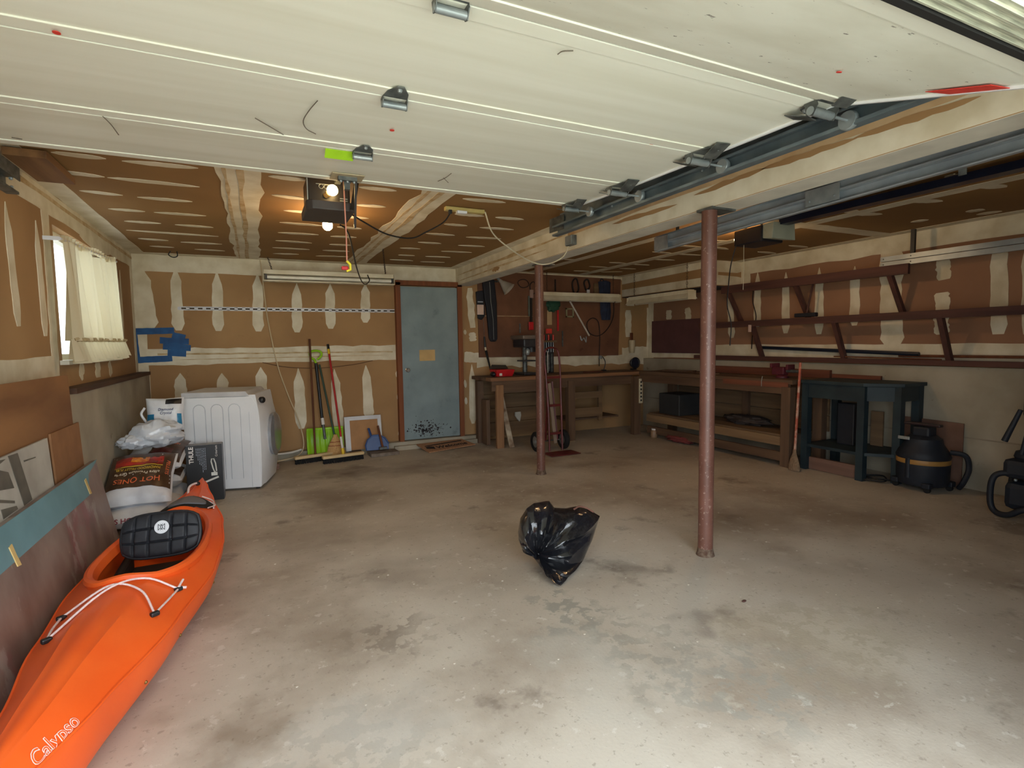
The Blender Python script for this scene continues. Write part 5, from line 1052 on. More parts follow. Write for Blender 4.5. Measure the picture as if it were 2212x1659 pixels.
# right bench
b2 = thing('workbench', (5.55, 5.2, 0), 'long dark timber workbench along the right concrete wall', 'workbench')
for k, x in enumerate((5.28, 5.45, 5.62, 5.78)): MB().box((x, 5.18, 0.935 - .002 * (k % 2)), (.165, 2.56, 0.045)).build('top_plank', WLy, b2)
MB().box((5.22, 5.2, 0.855), (0.035, 2.5, 0.11)).build('apron', WLy, b2); MB().box((5.205, 4.4, 0.90), (0.02, 0.9, 0.06)).build('front_lip', wood('reddish_lip', srgb(128, 76, 54), srgb(96, 54, 40), 1), b2)
MB().box((5.84, 4.83, 1.00), (0.04, 1.85, 0.09)).build('back_rail', wood('reddish_lip', srgb(128, 76, 54), srgb(96, 54, 40), 1), b2)
tag(MB().box((5.84, 3.62, 0.985), (0.03, 0.52, 0.04)).build('timber_offcut', wood('reddish_lip', srgb(128, 76, 54), srgb(96, 54, 40), 1)), 'reddish timber offcut at the back of the blue green table', 'offcut')
for (x, y) in ((5.22, 3.96), (5.75, 3.96), (5.75, 6.35)): MB().box((x, y, 0.44), (0.09, 0.11, 0.88)).build('leg', WLz, b2)
MB().box((5.215, 5.14, 0.275), (0.03, 2.3, 0.10)).build('shelf_edge', wood('pale_shelf_edge', srgb(150, 122, 88), srgb(118, 94, 68), 1), b2)
for k, x in enumerate((5.32, 5.51, 5.70)): MB().box((x, 5.16, 0.335), (.18, 2.26, 0.02)).build('shelf_plank', PLKy, b2)
MB().box((5.215, 5.12, 0.105), (0.04, 2.3, 0.10)).build('bottom_rail', WLy, b2)
for k in range(3): MB().box((5.83, 5.1, 0.44 + .19 * k), (0.02, 2.4, 0.183)).build('back_plank', PLKy, b2)
MB().box((5.78, 5.0, 0.62), (0.05, 0.09, 0.54)).build('back_post', WLz, b2)
BIN = mat('dark_grey_bin', srgb(48, 50, 52), .6)
tag(MB().box((5.52, 5.95, 0.495), (0.40, 0.42, 0.30), ch=.01).build('storage_bin', BIN, bevel=.004), 'dark grey storage bin on the lower shelf near the corner', 'bin')
tag(blob((5.55, 4.78, 0.40), (0.16, 0.34, 0.06), 12, .4, nu=26, nv=14).build('tarp_bundle', mat('charcoal_tarp', srgb(64, 56, 54), .8), smooth=True), 'crumpled charcoal tarp on the lower bench shelf behind the front post', 'tarp')
tag(blob((5.22, 5.62, 0.05), (0.08, 0.26, 0.05), 14, .5, nu=26, nv=14).build('red_rag', mat('faded_red_rag', srgb(130, 60, 58), .9), smooth=True), 'faded red rag on the floor under the right workbench', 'rag')
jr = thing('glass_jar', (5.20, 6.12, 0), 'small tan jar on the floor by the bench corner', 'jar')
MB().lathe([(.045, 0), (.05, .02), (.05, .09), (.035, .11)], Matrix.Translation((5.20, 6.12, 0.0)), 14).build('jar_body', mat('tan_jar', srgb(156, 128, 102), .4), jr, smooth=True); MB().lathe([(.037, .11), (.037, .13)], Matrix.Translation((5.20, 6.12, 0)), 14).build('jar_lid', M_WHITE, jr)
# vise
vs_ = thing('bench_vise', (5.45, 4.22, 0.96), 'maroon bench vise bolted to the right workbench', 'vise')
MAR = mat('maroon_cast_iron', srgb(96, 34, 48), .5, c2=srgb(70, 26, 38), s=9)
MB().lathe([(.07, 0), (.07, .02), (.05, .035)], Matrix.Translation((5.45, 4.22, .958)), 16).build('swivel_base', MAR, vs_, smooth=True); MB().box((5.45, 4.25, 1.04), (.09, .16, .09), ch=.012).build('vise_body', MAR, vs_); MB().box((5.45, 4.32, 1.10), (.14, .03, .05), ch=.006).build('fixed_jaw', MAR, vs_); MB().box((5.45, 4.12, 1.085), (.12, .03, .06), ch=.006).build('moving_jaw', MAR, vs_)
MB().cyl((5.45, 4.16, 1.04), (5.45, 3.99, 1.04), .018, n=10).build('screw', M_STEELD, vs_); MB().cyl((5.45, 3.99, .95), (5.45, 3.99, 1.10), .007, n=8).build('tommy_bar', M_STEEL, vs_)
tag(MB().tube([(5.20, 4.28, .985), (5.19, 4.285, .93), (5.185, 4.28, .87)], .004, 5).build('bent_wire', M_STEEL), 'bright wire hooked over the right workbench edge below the vise', 'wire')
# power strip on the corner leg
p2 = thing('power_strip', (5.16, 6.415, .47), 'white outlet strip fixed upright to the bench corner leg', 'power strip')
MB().box((5.19, 6.415, .66), (.06, .02, .37), ch=.004).build('strip_body', mat('ivory_plastic', srgb(214, 206, 178), .5), p2)
for k in range(6): MB().box((5.19, 6.403, .52 + .055 * k), (.024, .006, .026)).build('socket', M_BLACK, p2)
# hand truck
HT = mat('red_tube_paint', srgb(112, 42, 42), .4, c2=srgb(88, 34, 34), s=8)
ht = thing('hand_truck', (3.42, 5.95, 0), 'red hand truck with black tyres standing behind the rear post', 'hand truck')
MB().box((3.42, 5.76, .012), (.42, .24, .008)).build('toe_plate', HT, ht)
fr_ = spline([(3.325, 5.90, .02), (3.325, 5.92, .5), (3.315, 5.96, 1.0), (3.31, 5.99, 1.20), (3.33, 6.00, 1.30), (3.38, 6.00, 1.335), (3.46, 6.00, 1.335), (3.51, 6.00, 1.30), (3.53, 5.99, 1.20), (3.525, 5.96, 1.0), (3.515, 5.92, .5), (3.515, 5.90, .02)], 5)
MB().tube(fr_, .013, 8).build('tube_frame', HT, ht, smooth=True)
for z in (.24, .60, .96): MB().bar((3.32, 5.925 + z * .03, z), (3.52, 5.925 + z * .03, z), .02, .03).build('cross_bar', HT, ht)
MB().bar((3.33, 6.02, .14), (3.40, 6.04, .9), .02, .02).build('brace', HT, ht); MB().bar((3.51, 6.02, .14), (3.45, 6.04, .9), .02, .02).build('brace', HT, ht)
MB().cyl((3.20, 6.05, .13), (3.64, 6.05, .13), .01, n=8).build('axle', M_STEELD, ht)
for x in (3.22, 3.62):
    w = MB().lathe([(.075, -.03), (.11, -.035), (.128, -.02), (.130, 0), (.128, .02), (.11, .035), (.075, .03)], Matrix.Translation((x, 6.05, .13)) @ Matrix.Rotation(pi / 2, 4, 'Y'), 28, cap=False).build('tyre', M_RUBBER, ht, smooth=True)
    MB().lathe([(.078, -.02), (.03, -.012), (.025, -.03), (.025, .03), (.03, .012), (.078, .02)], Matrix.Translation((x, 6.05, .13)) @ Matrix.Rotation(pi / 2, 4, 'Y'), 20).build('wheel_hub', mat('grey_hub', srgb(150, 150, 146), .4, .4), w, smooth=True)
tag(MB().bar((3.40, 6.03, .88), (3.46, 5.98, .10), .045, .012, up=(0, 1, 0)).build('hand_saw', mat('worn_steel_blade', srgb(150, 132, 116), .5), None), 'long narrow worn blade propped behind the hand truck frame', 'saw')
# drill press
M_MC = mat('dark_machine_grey', srgb(56, 56, 60), .45, c2=srgb(38, 38, 42), s=14)
dr = thing('drill_press', (3.52, 6.95, .95), 'dark grey bench drill press on the rear workbench beside the post', 'drill press')
MB().box((3.52, 6.90, .965), (.24, .34, .03), ch=.006).build('base', M_MC, dr); MB().cyl((3.54, 6.99, .97), (3.54, 6.99, 1.42), .035, n=14).build('column', M_STEELD, dr, smooth=True)
MB().box((3.50, 6.90, 1.40), (.22, .36, .12), ch=.02).build('head', M_MC, dr); MB().box((3.51, 6.93, 1.485), (.26, .42, .06), ch=.02).build('belt_cover', mat('tan_grey_cover', srgb(120, 108, 98), .5), dr)
MB().cyl((3.66, 7.02, 1.27), (3.66, 7.02, 1.44), .075, n=16).build('motor', M_MC, dr, smooth=True); MB().box((3.50, 6.86, 1.15), (.20, .20, .02)).build('work_table', M_MC, dr)
MB().lathe([(.02, 0), (.035, .03), (.035, .07), (.015, .10)], Matrix.Translation((3.50, 6.82, 1.23)), 14).build('chuck', M_STEEL, dr, smooth=True)
for k in range(3): a = k * 2.1; MB().cyl((3.62, 6.82, 1.36), (3.65, 6.82 + .10 * cos(a), 1.36 + .10 * sin(a)), .006, n=6).build('feed_handle', M_STEEL, dr)
# tool stand with red handles
tr = thing('tool_rack', (3.98, 7.05, .95), 'tool rack of red handled drivers on the rear workbench right of the post', 'tool rack')
MB().box((3.98, 7.10, 1.18), (.20, .03, .46)).build('rack_back', M_MC, tr); MB().box((3.98, 7.06, 1.42), (.24, .08, .025)).build('rack_shelf', PLK, tr)
for k in range(5):
    x = 3.90 + .04 * k; h = MB().cyl((x, 7.06, 1.44), (x, 7.06, 1.52), .012, n=8).build('driver_handle', M_REDS if k % 2 == 0 else M_BLACK, tr); MB().cyl((x, 7.06, 1.26), (x, 7.06, 1.42), .004, n=6).build('driver_shaft', M_STEEL, tr)
MB().box((3.98, 7.05, 1.575), (.10, .02, .07), ch=.004).build('red_card', M_REDS, tr)
for k in range(3): MB().box((3.93 + .05 * k, 7.06, 1.10), (.03, .03, .22 + .03 * k), ch=.004).build('chisel', M_STEELD, tr)
tag(MB().box((3.86, 6.88, 1.12), (.012, .004, .32)).build('steel_rule', mat('white_rule', srgb(220, 220, 214), .4)), 'white steel rule standing on the rear workbench beside the post', 'ruler')
# red toolbox
rbx = thing('toolbox', (3.06, 6.75, .95), 'open red toolbox with a black lid at the left end of the rear bench', 'toolbox')
RDP = mat('bright_red_plastic', srgb(206, 32, 40), .4)
MB().add([(2.94, 6.64, .95), (3.17, 6.64, .95), (3.17, 6.84, .95), (2.94, 6.84, .95), (2.92, 6.62, 1.045), (3.20, 6.62, 1.045), (3.20, 6.86, 1.045), (2.92, 6.86, 1.045)], [(0, 3, 2, 1), (4, 5, 6, 7), (0, 1, 5, 4), (1, 2, 6, 5), (2, 3, 7, 6), (3, 0, 4, 7)]).build('box_body', RDP, rbx, bevel=.006)
MB().prism([(-.14, 0), (.14, 0), (.11, .05), (-.10, .06)], .02, frame((3.06, 6.86, 1.045), (1, 0, 0), (0, .3, 1))).build('lid', M_BLACK, rbx, label='black lid'); MB().box((2.99, 6.633, .985), (.04, .006, .045)).build('price_label', mat('white_label', srgb(230, 226, 220), .4), rbx)
MB().sphere((2.915, 6.72, .985), (.04, .06, .035), 12, 8).build('black_pouch', M_BLACK, rbx, smooth=True)
gk = thing('hand_tool', (2.985, 6.98, 1.0), 'thin black tool with cream bands standing behind the red toolbox', 'hand tool')
MB().cyl((2.985, 6.98, 1.05), (2.975, 7.1, 1.30), .012, .02, 8).build('lower_grip', M_BLACK, gk, smooth=True); MB().cyl((2.975, 7.1, 1.30), (2.972, 7.12, 1.35), .014, n=8).build('cream_band', mat('cream_cord', srgb(214, 204, 178), .5), gk); MB().cyl((2.972, 7.12, 1.35), (2.97, 7.14, 1.50), .018, .014, 8).build('upper_grip', M_BLACK, gk, smooth=True); MB().cyl((2.97, 7.14, 1.50), (2.965, 7.15, 1.75), .003, n=5).build('rod', M_STEELD, gk)
# hanging things on the panel
NVF = mat('navy_black_cloth', srgb(24, 28, 38), .7)
cs = thing('zip_case', (3.06, 7.12, 1.43), 'long black zip case hanging at the left end of the tool panel', 'case')
MB().prism([(2.955, 2.30), (3.14, 2.32), (3.175, 1.98), (3.175, 1.47), (3.15, 1.43), (3.07, 1.43), (3.045, 1.48), (3.01, 1.90), (2.98, 2.05)], .05, Matrix(((1, 0, 0, 0), (0, 0, -1, 7.176), (0, 1, 0, 0), (0, 0, 0, 1)))).build('case_body', NVF, cs, bevel=.015)
MB().tube([(3.06, 7.124, 2.28), (3.075, 7.124, 2.0), (3.105, 7.124, 1.75), (3.11, 7.124, 1.46)], .003, 5).build('zip', M_STEEL, cs)
MB().prism([(2.86, 2.14), (2.97, 2.16), (2.99, 1.80), (2.94, 1.74), (2.88, 1.76)], .04, Matrix(((1, 0, 0, 0), (0, 0, -1, 7.18), (0, 1, 0, 0), (0, 0, 0, 1)))).build('side_pocket', NVF, cs, bevel=.01); MB().box((2.915, 7.134, 1.885), (.10, .004, .14)).build('hang_tag', mat('pink_white_card', srgb(224, 196, 182), .6), cs, label='pale pink hang tag')
MB().box((2.915, 7.132, 1.995), (.08, .003, .015)).build('tag_print', mat('grey_print', srgb(170, 176, 190), 0.5), cs)
cl = thing('clamp_lamp', (3.2, 7.0, 2.1), 'polished metal clamp lamp hung high on the tool panel beside the zip case', 'lamp')
Mcl = Matrix.Translation((3.19, 7.0, 2.27)) @ Vector((.62, -.45, -.75)).to_track_quat('Z', 'Y').to_matrix().to_4x4() @ Matrix.Scale(1.15, 4)
sh_ = MB().lathe([(.02, -.03), (.026, 0), (.05, .05), (.085, .13), (.09, .135), (.082, .13), (.048, .052), (.022, .006)], Mcl, 26, cap=False); sh_.build('lamp_shade', mat('spun_aluminium', srgb(206, 200, 184), .3, .3), cl, smooth=True)
MB().cyl(Mcl @ Vector((0, 0, -.08)), Mcl @ Vector((0, 0, -.01)), .02, n=12).build('socket', M_STEEL, cl, smooth=True); MB().bar((3.16, 7.06, 2.28), (3.16, 7.17, 2.30), .03, .02).build('clamp', M_STEELD, cl)
def ring(c, rx, rz, r, m, name, lab, cat='rope coil', **k): return tag(MB().tube([(c[0] + rx * cos(a), c[1] + .01 * sin(3 * a), c[2] + rz * sin(a)) for a in [2 * pi * i / 28 for i in range(28)]], r, 7, closed=True).build(name, m, smooth=True), lab, cat)
DKC = mat('dark_cord', srgb(34, 22, 20), .7)
ring((4.52, 7.155, 2.27), .055, .115, .013, DKC, 'cord_loop', 'left dark cord loop hanging above the shop light', 'cord'); ring((4.73, 7.155, 2.30), .05, .08, .014, DKC, 'cord_loop', 'dark cord loop with a white tag above the shop light', 'cord')
tag(MB().box((4.745, 7.14, 2.18), (.05, .01, .08)).build('cord_tag', M_WHITE), 'white tag hanging on the second dark cord loop', 'tag')
ring((3.62, 7.16, 2.28), .09, .06, .006, DKC, 'wire_coil', 'thin wire coil high on the panel left of the rear post', 'wire'); ring((3.78, 7.16, 2.22), .05, .09, .007, DKC, 'wire_coil', 'thin wire coil tight against the rear post on the panel', 'wire')
jk = thing('cloth_bag', (5.05, 7.1, 1.75), 'dark blue cloth bag hanging at the right end of the tool panel', 'bag')
MB().grid(lambda u, v: (4.93 + .24 * u + .05 * sin(v * 3) * (.5 - u) + .03 * v - (.06 * (v - .8) * 5 * (.5 - u) * -1 if v > .8 else 0), 7.14 - .07 * sin(pi * u) * (.4 + .6 * sin(pi * min(1, v * .9 + .1))) + .008 * sin(u * 22 + v * 4), 2.37 - .62 * v - .04 * abs(u - .5) * (1 - v)), 24, 20).build('bag_cloth', mat('dark_blue_cloth', srgb(34, 46, 72), .8, c2=srgb(24, 32, 54), s=9), jk, smooth=True)
MB().tube(spline([(4.96, 7.14, 2.34), (5.0, 7.15, 2.40), (5.06, 7.15, 2.36)], 4), .008, 6).build('bag_strap', NVF, jk); 
tag(MB().box((4.90, 7.155, 2.24), (.08, .02, .17)).build('wood_paddle', PLK), 'small pale wooden board hanging left of the blue bag', 'board')
gb = blob((4.10, 7.12, 1.98), (.12, .04, .11), 4, .5, nu=20, nv=14); tag(gb.build('green_pouch', mat('dark_green_cloth', srgb(28, 74, 54), .7), smooth=True), 'dark green pouch hanging under the shop light on the panel', 'pouch')
tag(MB().box((4.05, 7.15, 1.78), (.085, .01, .22), ch=.003).build('paint_stirrer', mat('manila_card', srgb(198, 166, 124), .7)), 'tan card hanging below the green pouch', 'card')
tag(MB().box((4.20, 7.155, 1.74), (.03, .015, .32), ch=.003).build('red_level', RDP), 'narrow red level hanging right of the tan card', 'level')
fs = thing('picture_frame', (4.42, 7.16, 1.84), 'small pale picture frame behind the slanting rod', 'picture frame')
MB().box((4.42, 7.165, 1.92), (.14, .015, .02)).build('frame_rail', mat('greenish_frame', srgb(160, 156, 120), .6), fs); MB().box((4.42, 7.165, 1.80), (.14, .015, .02)).build('frame_rail', mat('greenish_frame', srgb(160, 156, 120), .6), fs)
for x in (4.36, 4.48): MB().box((x, 7.165, 1.86), (.02, .015, .14)).build('frame_rail', mat('greenish_frame', srgb(160, 156, 120), .6), fs)
tag(MB().cyl((4.29, 6.95, 2.02), (4.745, 7.12, 1.505), .013, n=10).build('white_rod', mat('white_rod', srgb(220, 216, 206), .4), smooth=True), 'white rod hanging slantwise across the tool panel', 'rod')
tag(MB().tube(spline([(4.60, 7.15, 1.50), (4.62, 7.14, 1.43), (4.66, 7.14, 1.47), (4.70, 7.14, 1.40), (4.71, 7.15, 1.49)], 5), .007, 6).build('pliers', M_STEEL, smooth=True), 'small bright pliers hanging at the foot of the white rod', 'pliers')
tag(MB().tube(spline([(5.24, 7.15, 2.05), (5.22, 7.14, 1.80), (5.10, 7.14, 1.60), (4.93, 7.14, 1.50), (4.76, 7.14, 1.55), (4.72, 7.14, 1.70), (4.82, 7.14, 1.78), (4.93, 7.14, 1.72), (4.96, 7.14, 1.5), (4.95, 7.14, 1.2), (4.92, 7.1, 1.02)], 7), .007, 6).build('hanging_lead', DKC, smooth=True), 'dark power lead looping down the right half of the panel', 'cord')
for i, (x, z, h, lb) in enumerate(((4.28, 1.46, .24, 'dull file hanging low on the middle of the panel'), (3.55, 1.62, .14, 'small screwdriver hanging left of the rear post'), (4.16, 2.27, .18, 'thin dark bracket hanging above the shop light'))): tag(MB().box((x, 7.155, z), (.02, .012, h), ch=.002).build('hanging_tool', M_STEELD if i != 2 else DKC), lb, 'tool')
lv = thing('bolt_cutter', (3.72, 7.15, 1.62), 'dark bolt cutter with red grips hanging left of the rear post', 'bolt cutter')
MB().box((3.735, 7.15, 1.90), (.035, .02, .38)).build('cutter_arm', M_BLACK, lv); MB().box((3.70, 7.15, 1.95), (.02, .02, .30)).build('cutter_arm', mat('grey_green_arm', srgb(104, 112, 104), .5), lv); MB().box((3.73, 7.145, 1.655), (.08, .02, .12), ch=.006).build('red_grip', RDP, lv)
tag(MB().box((3.74, 7.14, 2.13), (.06, .02, .12), ch=.004).build('switch_box', mat('pale_pink_card', srgb(170, 140, 128), .6)), 'pale card pinned above the bolt cutter by the rear post', 'card')
tw = thing('plastic_bottle', (5.58, 7.14, 1.2), 'plastic bottle holding a wooden brush handle on the back wall near the corner', 'bottle')
MB().lathe([(.04, 0), (.045, .02), (.055, .19), (.05, .21)], Matrix.Translation((5.58, 7.12, 1.215)), 14).build('bottle_body', mat('cream_bottle', srgb(196, 182, 150), .4), tw, smooth=True); MB().box((5.57, 7.12, 1.48), (.05, .03, .13), ch=.01).build('wood_handle', CHN, tw)
fn = thing('desk_fan', (5.50, 6.98, .95), 'small round dark fan on the bench corner', 'fan')
MB().tube([(5.46 + .085 * cos(a), 6.88, 1.06 + .085 * sin(a)) for a in [2 * pi * i / 24 for i in range(24)]], .008, 6, closed=True).build('fan_guard', M_BLACK, fn); MB().lathe([(.08, 0), (.07, .05), (.03, .08)], Matrix.Translation((5.46, 6.89, 1.06)) @ Matrix.Rotation(-pi / 2, 4, 'X'), 20).build('fan_motor', mat('navy_machine', srgb(26, 30, 48), .5), fn, smooth=True); MB().lathe([(.06, 0), (.05, .02)], Matrix.Translation((5.46, 6.93, .951)), 14).build('fan_base', M_BLACK, fn)
ml = thing('small_lamp', (4.9, 6.95, .95), 'small workshop lamp with bent arm on the rear bench', 'lamp')
MB().tube(spline([(4.90, 6.95, .96), (4.93, 6.95, 1.08), (4.88, 6.95, 1.17), (4.85, 6.95, 1.14)], 6), .007, 6).build('lamp_arm', M_BLACK, ml, smooth=True); MB().lathe([(.05, 0), (.04, .02)], Matrix.Translation((4.90, 6.95, .95)), 14).build('lamp_base', M_BLACK, ml); MB().lathe([(.02, .05), (.035, 0)], Matrix.Translation((4.84, 6.95, 1.14)), 14).build('lamp_shade', M_STEEL, ml, smooth=True)
tag(MB().box((4.60, 6.80, .955), (.35, .10, .012), rz=.3).build('bench_offcut', wood('reddish_lip', srgb(128, 76, 54), srgb(96, 54, 40), 1)), 'flat reddish offcut lying on the rear bench', 'offcut')
for (x, y, dx, dy, rz_, lb) in ((5.55, 6.0, .10, .5, .3, 'long offcut lying near the corner of the right bench'), (5.40, 5.3, .08, .4, -.2, 'short offcut lying behind the front post on the right bench')): tag(MB().box((x, y, .968), (dx, dy, .018), rz=rz_).build('bench_offcut', WLy), lb, 'offcut')
tag(MB().box((5.962, 6.40, 1.47), (.02, 1.35, .52)).build('backboard', mat('maroon_backboard', srgb(96, 62, 62), .8)), 'dark maroon board on the right wall above the bench near the corner', 'board')
# ---------------------------------------------------------------- lumber rack on the right wall
lr = thing('lumber_rack', (5.8, 4.0, 1.17), 'dark stained timber rack with slanting braces along the right wall', 'rack')
RW = wood('dark_red_rack_timber', srgb(96, 60, 52), srgb(66, 42, 38), 1); RWz = wood('dark_red_rack_timber_z', srgb(96, 60, 52), srgb(66, 42, 38), 2)
MB().bar((5.69, 3.06, 2.06), (5.69, 5.35, 2.07), .035, .10).build('upper_rail', RW, lr)
MB().bar((5.695, 0.9, 1.615), (5.695, 5.75, 1.605), .035, .075).build('middle_rail', RW, lr)
MB().bar((5.86, 0.9, 1.15), (5.86, 6.0, 1.165), .05, .05).build('lower_cleat', RW, lr); MB().bar((5.955, 0.9, 1.62), (5.955, 5.75, 1.62), .03, .07).build('middle_cleat', RW, lr)
for y in (3.24, 4.27, 5.25):
    MB().bar((5.955, y, 1.64), (5.69, y, 2.05), .045, .045, up=(0, 1, 0)).build('upper_brace', RWz, lr); MB().bar((5.97, y, 2.07), (5.69, y, 2.07), .04, .05).build('upper_arm', RWz, lr)
for y in (2.785, 3.79, 4.86):
    MB().bar((5.90, y, 1.16), (5.695, y, 1.60), .05, .045, up=(0, 1, 0)).build('lower_brace', RWz, lr); MB().bar((5.97, y, 1.615), (5.69, y, 1.615), .04, .05).build('lower_arm', RWz, lr)
MB().box((5.675, 4.875, 1.545), (.004, .045, .09)).build('paper_sticker', mat('pink_white_card', srgb(224, 196, 182), .6), lr, label='pale paper sticker on a brace')
bb_ = thing('brush', (5.74, 4.18, 1.66), 'black brush block standing on the middle shelf rail', 'brush')
MB().box((5.72, 4.14, 1.675), (.06, .26, .045), ch=.008).build('brush_block', NVF, bb_); MB().cyl((5.73, 4.14, 1.69), (5.80, 4.12, 2.03), .011, n=8).build('brush_handle', RWz, bb_, smooth=True)
def pole(a, b, r, m, name, lab): return tag(MB().cyl(a, b, r, n=8).build(name, m, smooth=True), lab, 'pole')
pole((5.93, 4.95, 1.30), (5.90, 3.05, 1.235), .020, mat('navy_pole', srgb(22, 34, 52), .4), 'paint_pole', 'dark blue pole lying on the lowest rack cleat')
pole((5.93, 3.25, 1.215), (5.90, 0.95, 1.22), .013, CHN, 'wooden_pole', 'brown wooden pole on the lowest rack cleat at the right')
pole((5.88, 3.9, 1.20), (5.885, 2.85, 1.185), .007, CHN, 'thin_dowel', 'thin dowel under the dark blue pole')
tag(MB().tube(spline([(5.93, 5.05, 2.05), (5.90, 5.03, 1.9), (5.93, 5.0, 1.7), (5.90, 5.02, 1.5), (5.93, 5.06, 1.28)], 6), .006, 6).build('extension_cord', M_BLACK, smooth=True), 'black cord with plug hanging at the far end of the lumber rack', 'cord')
# ---------------------------------------------------------------- leaning broom, green table
lb_ = thing('long_broom', (5.13, 3.8, 0), 'worn red handled straw broom leaning on the end of the right bench', 'broom')
MB().cyl((5.13, 3.80, .20), (5.17, 3.79, 1.155), .013, n=8).build('handle', mat('worn_red_handle', srgb(176, 90, 70), .5, c2=srgb(206, 170, 150), s=14, amt=.5, lo=.45, hi=.6), lb_, smooth=True)
MB().rings([[Vector((5.125 + w * .4 * cos(a_), 3.80 + w * sin(a_), z)) for a_ in [2 * pi * k / 18 for k in range(18)]] for z, w in ((0.005, .068), (0.06, .066), (0.13, .045), (0.19, .022), (0.23, .016))]).build('straw_head', mat('grey_straw', srgb(150, 126, 100), .9, c2=srgb(110, 90, 70), s=30, stretch=(6, 6, 1), bump=.002, bs=90), lb_, smooth=True)
GT = mat('blue_green_table_paint', srgb(38, 54, 60), .55, c2=srgb(28, 42, 50), s=5, spots=[(12, .68, .04, (*srgb(90, 100, 96), .5))])
gt = thing('side_table', (5.55, 3.4, 0), 'dark blue green wooden workstand with a low shelf beside the broom', 'table')
tp_ = [(5.28, 3.86), (5.28, 3.20), (5.50, 2.95), (5.87, 2.95), (5.87, 3.86)]
MB().prism(tp_[::-1] if False else tp_, .035, Matrix.Translation((0, 0, .93))).build('table_top', GT, gt, bevel=.004)
MB().box((5.315, 3.53, .855), (.025, .62, .15)).build('front_apron', GT, gt); MB().bar((5.33, 3.22, .86), (5.51, 3.0, .86), .025, .14).build('corner_apron', GT, gt); MB().box((5.68, 2.99, .86), (.34, .025, .14)).build('side_apron', GT, gt)
for x, y in ((5.33, 3.82), (5.33, 3.23), (5.51, 3.00), (5.83, 3.01), (5.83, 3.82)): MB().box((x, y, .465), (.07, .07, .93)).build('leg', GT, gt)
MB().prism([(5.30, 3.84), (5.30, 3.22), (5.50, 2.98), (5.85, 2.98), (5.85, 3.84)], .03, Matrix.Translation((0, 0, .25))).build('low_shelf', GT, gt)
MB().box((5.32, 3.53, .845), (.03, .09, .02)).build('drawer_pull', M_BLACK, gt)
tag(MB().box((5.36, 3.53, .07), (.04, .52, .13)).build('floor_plank', wood('pinkish_plank', srgb(128, 98, 84), srgb(100, 76, 66), 1)), 'reddish plank on edge under the blue green table', 'plank')
tag(MB().box((5.62, 3.55, .50), (.10, .18, .44), ch=.01).build('upright_heater', mat('dark_radiator', srgb(36, 40, 48), .5)), 'dark upright heater on the low shelf of the blue green table', 'heater')
tag(MB().box((5.80, 3.36, .46), (.02, .12, .36)).build('shelf_board', PLKy), 'pale board standing at the back of the blue green table', 'board')
tag(MB().tube(spline([(5.30, 3.25, .02), (5.40, 3.05, .02), (5.5, 3.12, .05), (5.45, 3.3, .02), (5.38, 3.12, .04), (5.55, 2.92, .02)], 6), .008, 6).build('floor_cable', M_BLACK, smooth=True), 'black cable coiled on the floor below the blue green table', 'cable')
tag(MB().prism([(0, 0), (0, .60), (-.58, .615), (-.58, 0)], .012, frame((5.86, 2.63, 0), (0, -1, 0), (0.0, 0, 1))).build('hardboard_sheet', mat('brown_hardboard', srgb(126, 94, 78), .7, c2=srgb(104, 76, 62), s=4)), 'brown hardboard sheet against the concrete behind the shop vacuum', 'board')
# ---------------------------------------------------------------- shop vacuum
NV2 = mat('navy_black_plastic', srgb(26, 34, 46), .6, c2=srgb(20, 26, 36), s=6)
sv = thing('shop_vacuum', (5.55, 2.78, 0), 'black wet and dry vacuum with a yellow band before the brown board', 'vacuum')
T = Matrix.Translation((5.55, 2.80, 0))
MB().lathe([(.19, .05), (.20, .07), (.205, .24), (.205, .26)], T, 28).build('tub', NV2, sv, smooth=True); MB().lathe([(.204, .245), (.206, .25), (.206, .285), (.204, .29)], T, 28).build('band', mat('amber_band', srgb(170, 128, 66), .5), sv, smooth=True, label='amber coloured band')
MB().lathe([(.205, .29), (.21, .31), (.19, .36), (.15, .42), (.14, .47), (.10, .50)], T, 28).build('lid', NV2, sv, smooth=True); MB().box((5.55, 2.80, .53), (.13, .15, .10), ch=.02).build('motor_head', NV2, sv)
MB().box((5.53, 2.80, .60), (.06, .30, .025), ch=.008).build('carry_handle', mat('maroon_black_handle', srgb(48, 34, 40), .5), sv); MB().box((5.42, 2.90, .47), (.012, .10, .03), ch=.004).build('badge', M_STEEL, sv); MB().cyl((5.36, 2.82, .12), (5.36, 2.82, .30), .025, n=12).build('drain', NV2, sv, smooth=True)
for a in (.6, 2.2, 3.8, 5.2):
    x, y = 5.55 + .20 * cos(a), 2.80 + .20 * sin(a); MB().box((x, y, .065), (.07, .07, .05), ch=.01).build('caster_foot', NV2, sv); MB().cyl((x - .012, y, .027), (x + .012, y, .027), .027, n=12).build('caster', M_RUBBER, sv, smooth=True)
MB().tube(spline([(5.62, 2.62, .36), (5.66, 2.52, .34), (5.68, 2.50, .22), (5.64, 2.52, .10), (5.66, 2.56, .04)], 6), .022, 8).build('suction_hose', NV2, sv, smooth=True)
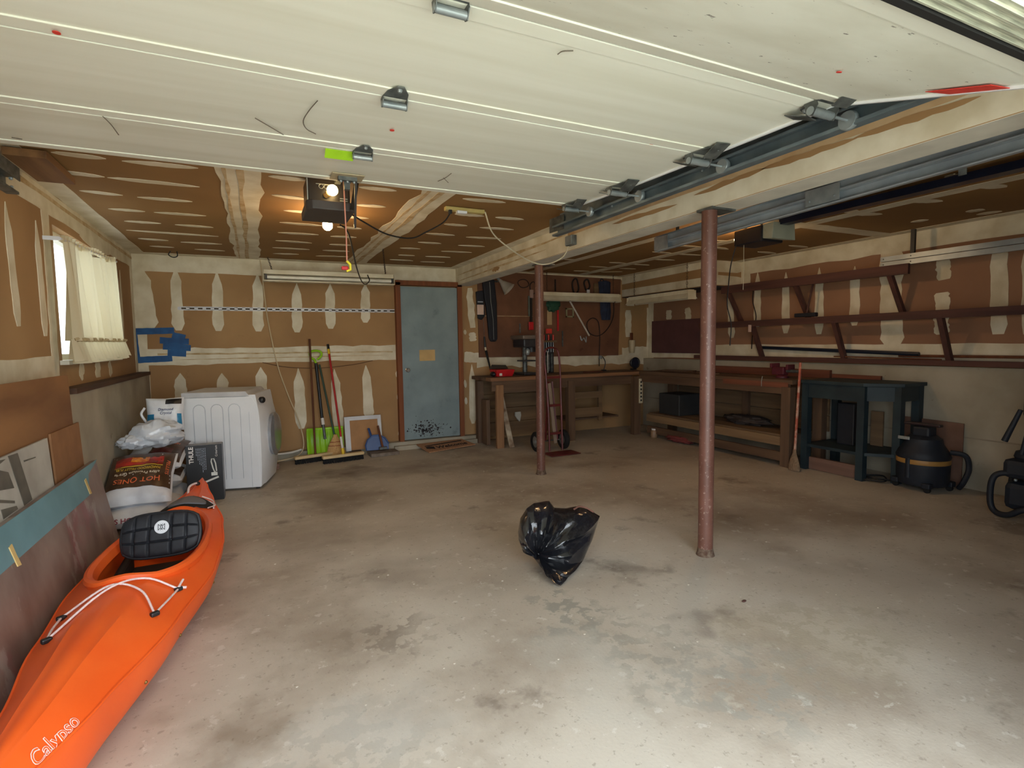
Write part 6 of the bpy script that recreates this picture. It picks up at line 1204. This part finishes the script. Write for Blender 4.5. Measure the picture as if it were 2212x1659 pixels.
# ---------------------------------------------------------------- pressure washer at the right edge
pw = thing('pressure_washer', (5.1, 1.95, 0), 'dark pressure washer with a tubular frame at the right edge', 'pressure washer')
MB().tube(spline([(5.22, 1.80, .30), (5.22, 1.98, .34), (5.20, 2.09, .33), (5.185, 2.13, .26), (5.18, 2.13, .10), (5.17, 2.09, .03), (5.14, 2.00, .035), (5.13, 1.90, .10), (5.13, 1.75, .12)], 7), .022, 10).build('roll_frame', NV2, pw, smooth=True)
MB().tube(spline([(5.50, 1.80, .30), (5.50, 1.98, .34), (5.49, 2.08, .33), (5.48, 2.12, .24), (5.48, 2.10, .03), (5.46, 1.9, .035), (5.46, 1.7, .1)], 7), .022, 10).build('roll_frame', NV2, pw, smooth=True)
MB().box((5.33, 1.90, .17), (.26, .34, .22), ch=.05).build('pump_block', NV2, pw); MB().box((5.32, 1.93, .38), (.26, .30, .15), ch=.04).build('engine', NV2, pw); MB().lathe([(.09, 0), (.10, .02), (.09, .06), (.03, .08)], Matrix.Translation((5.32, 1.95, .45)), 20).build('air_filter', NV2, pw, smooth=True)
MB().cyl((5.22, 1.97, .50), (5.24, 1.93, .80), .016, n=10).build('upright', NV2, pw, smooth=True); MB().box((5.25, 1.93, .86), (.09, .10, .16), ch=.03).build('gun_holster', NV2, pw); MB().cyl((5.22, 1.99, .84), (5.20, 2.07, .59), .016, .022, 10).build('spray_wand', NV2, pw, smooth=True)
MB().sphere((5.20, 1.99, .30), .012, 8, 6).build('pull_knob', M_STEEL, pw, smooth=True)
MB().lathe([(.10, -.03), (.13, -.025), (.135, 0), (.13, .025), (.10, .03)], Matrix.Translation((5.10, 1.72, .135)) @ Matrix.Rotation(pi / 2, 4, 'Y'), 24).build('wheel', M_RUBBER, pw, smooth=True)

# small grit and paint flakes on the floor
random.seed(31); db = MB()
for k in range(90):
    x = random.uniform(-.2, 4.2); y = random.uniform(1.2, 5.6); r = random.uniform(.003, .008)
    db.sphere((x, y, r * .3), (r, r * .7, r * .35), 5, 3)
tag(db.build('floor_grit', mat('pale_grit', srgb(214, 206, 190), .9)), 'scattered pale grit and flakes on the concrete floor', 'grit', kind='stuff')
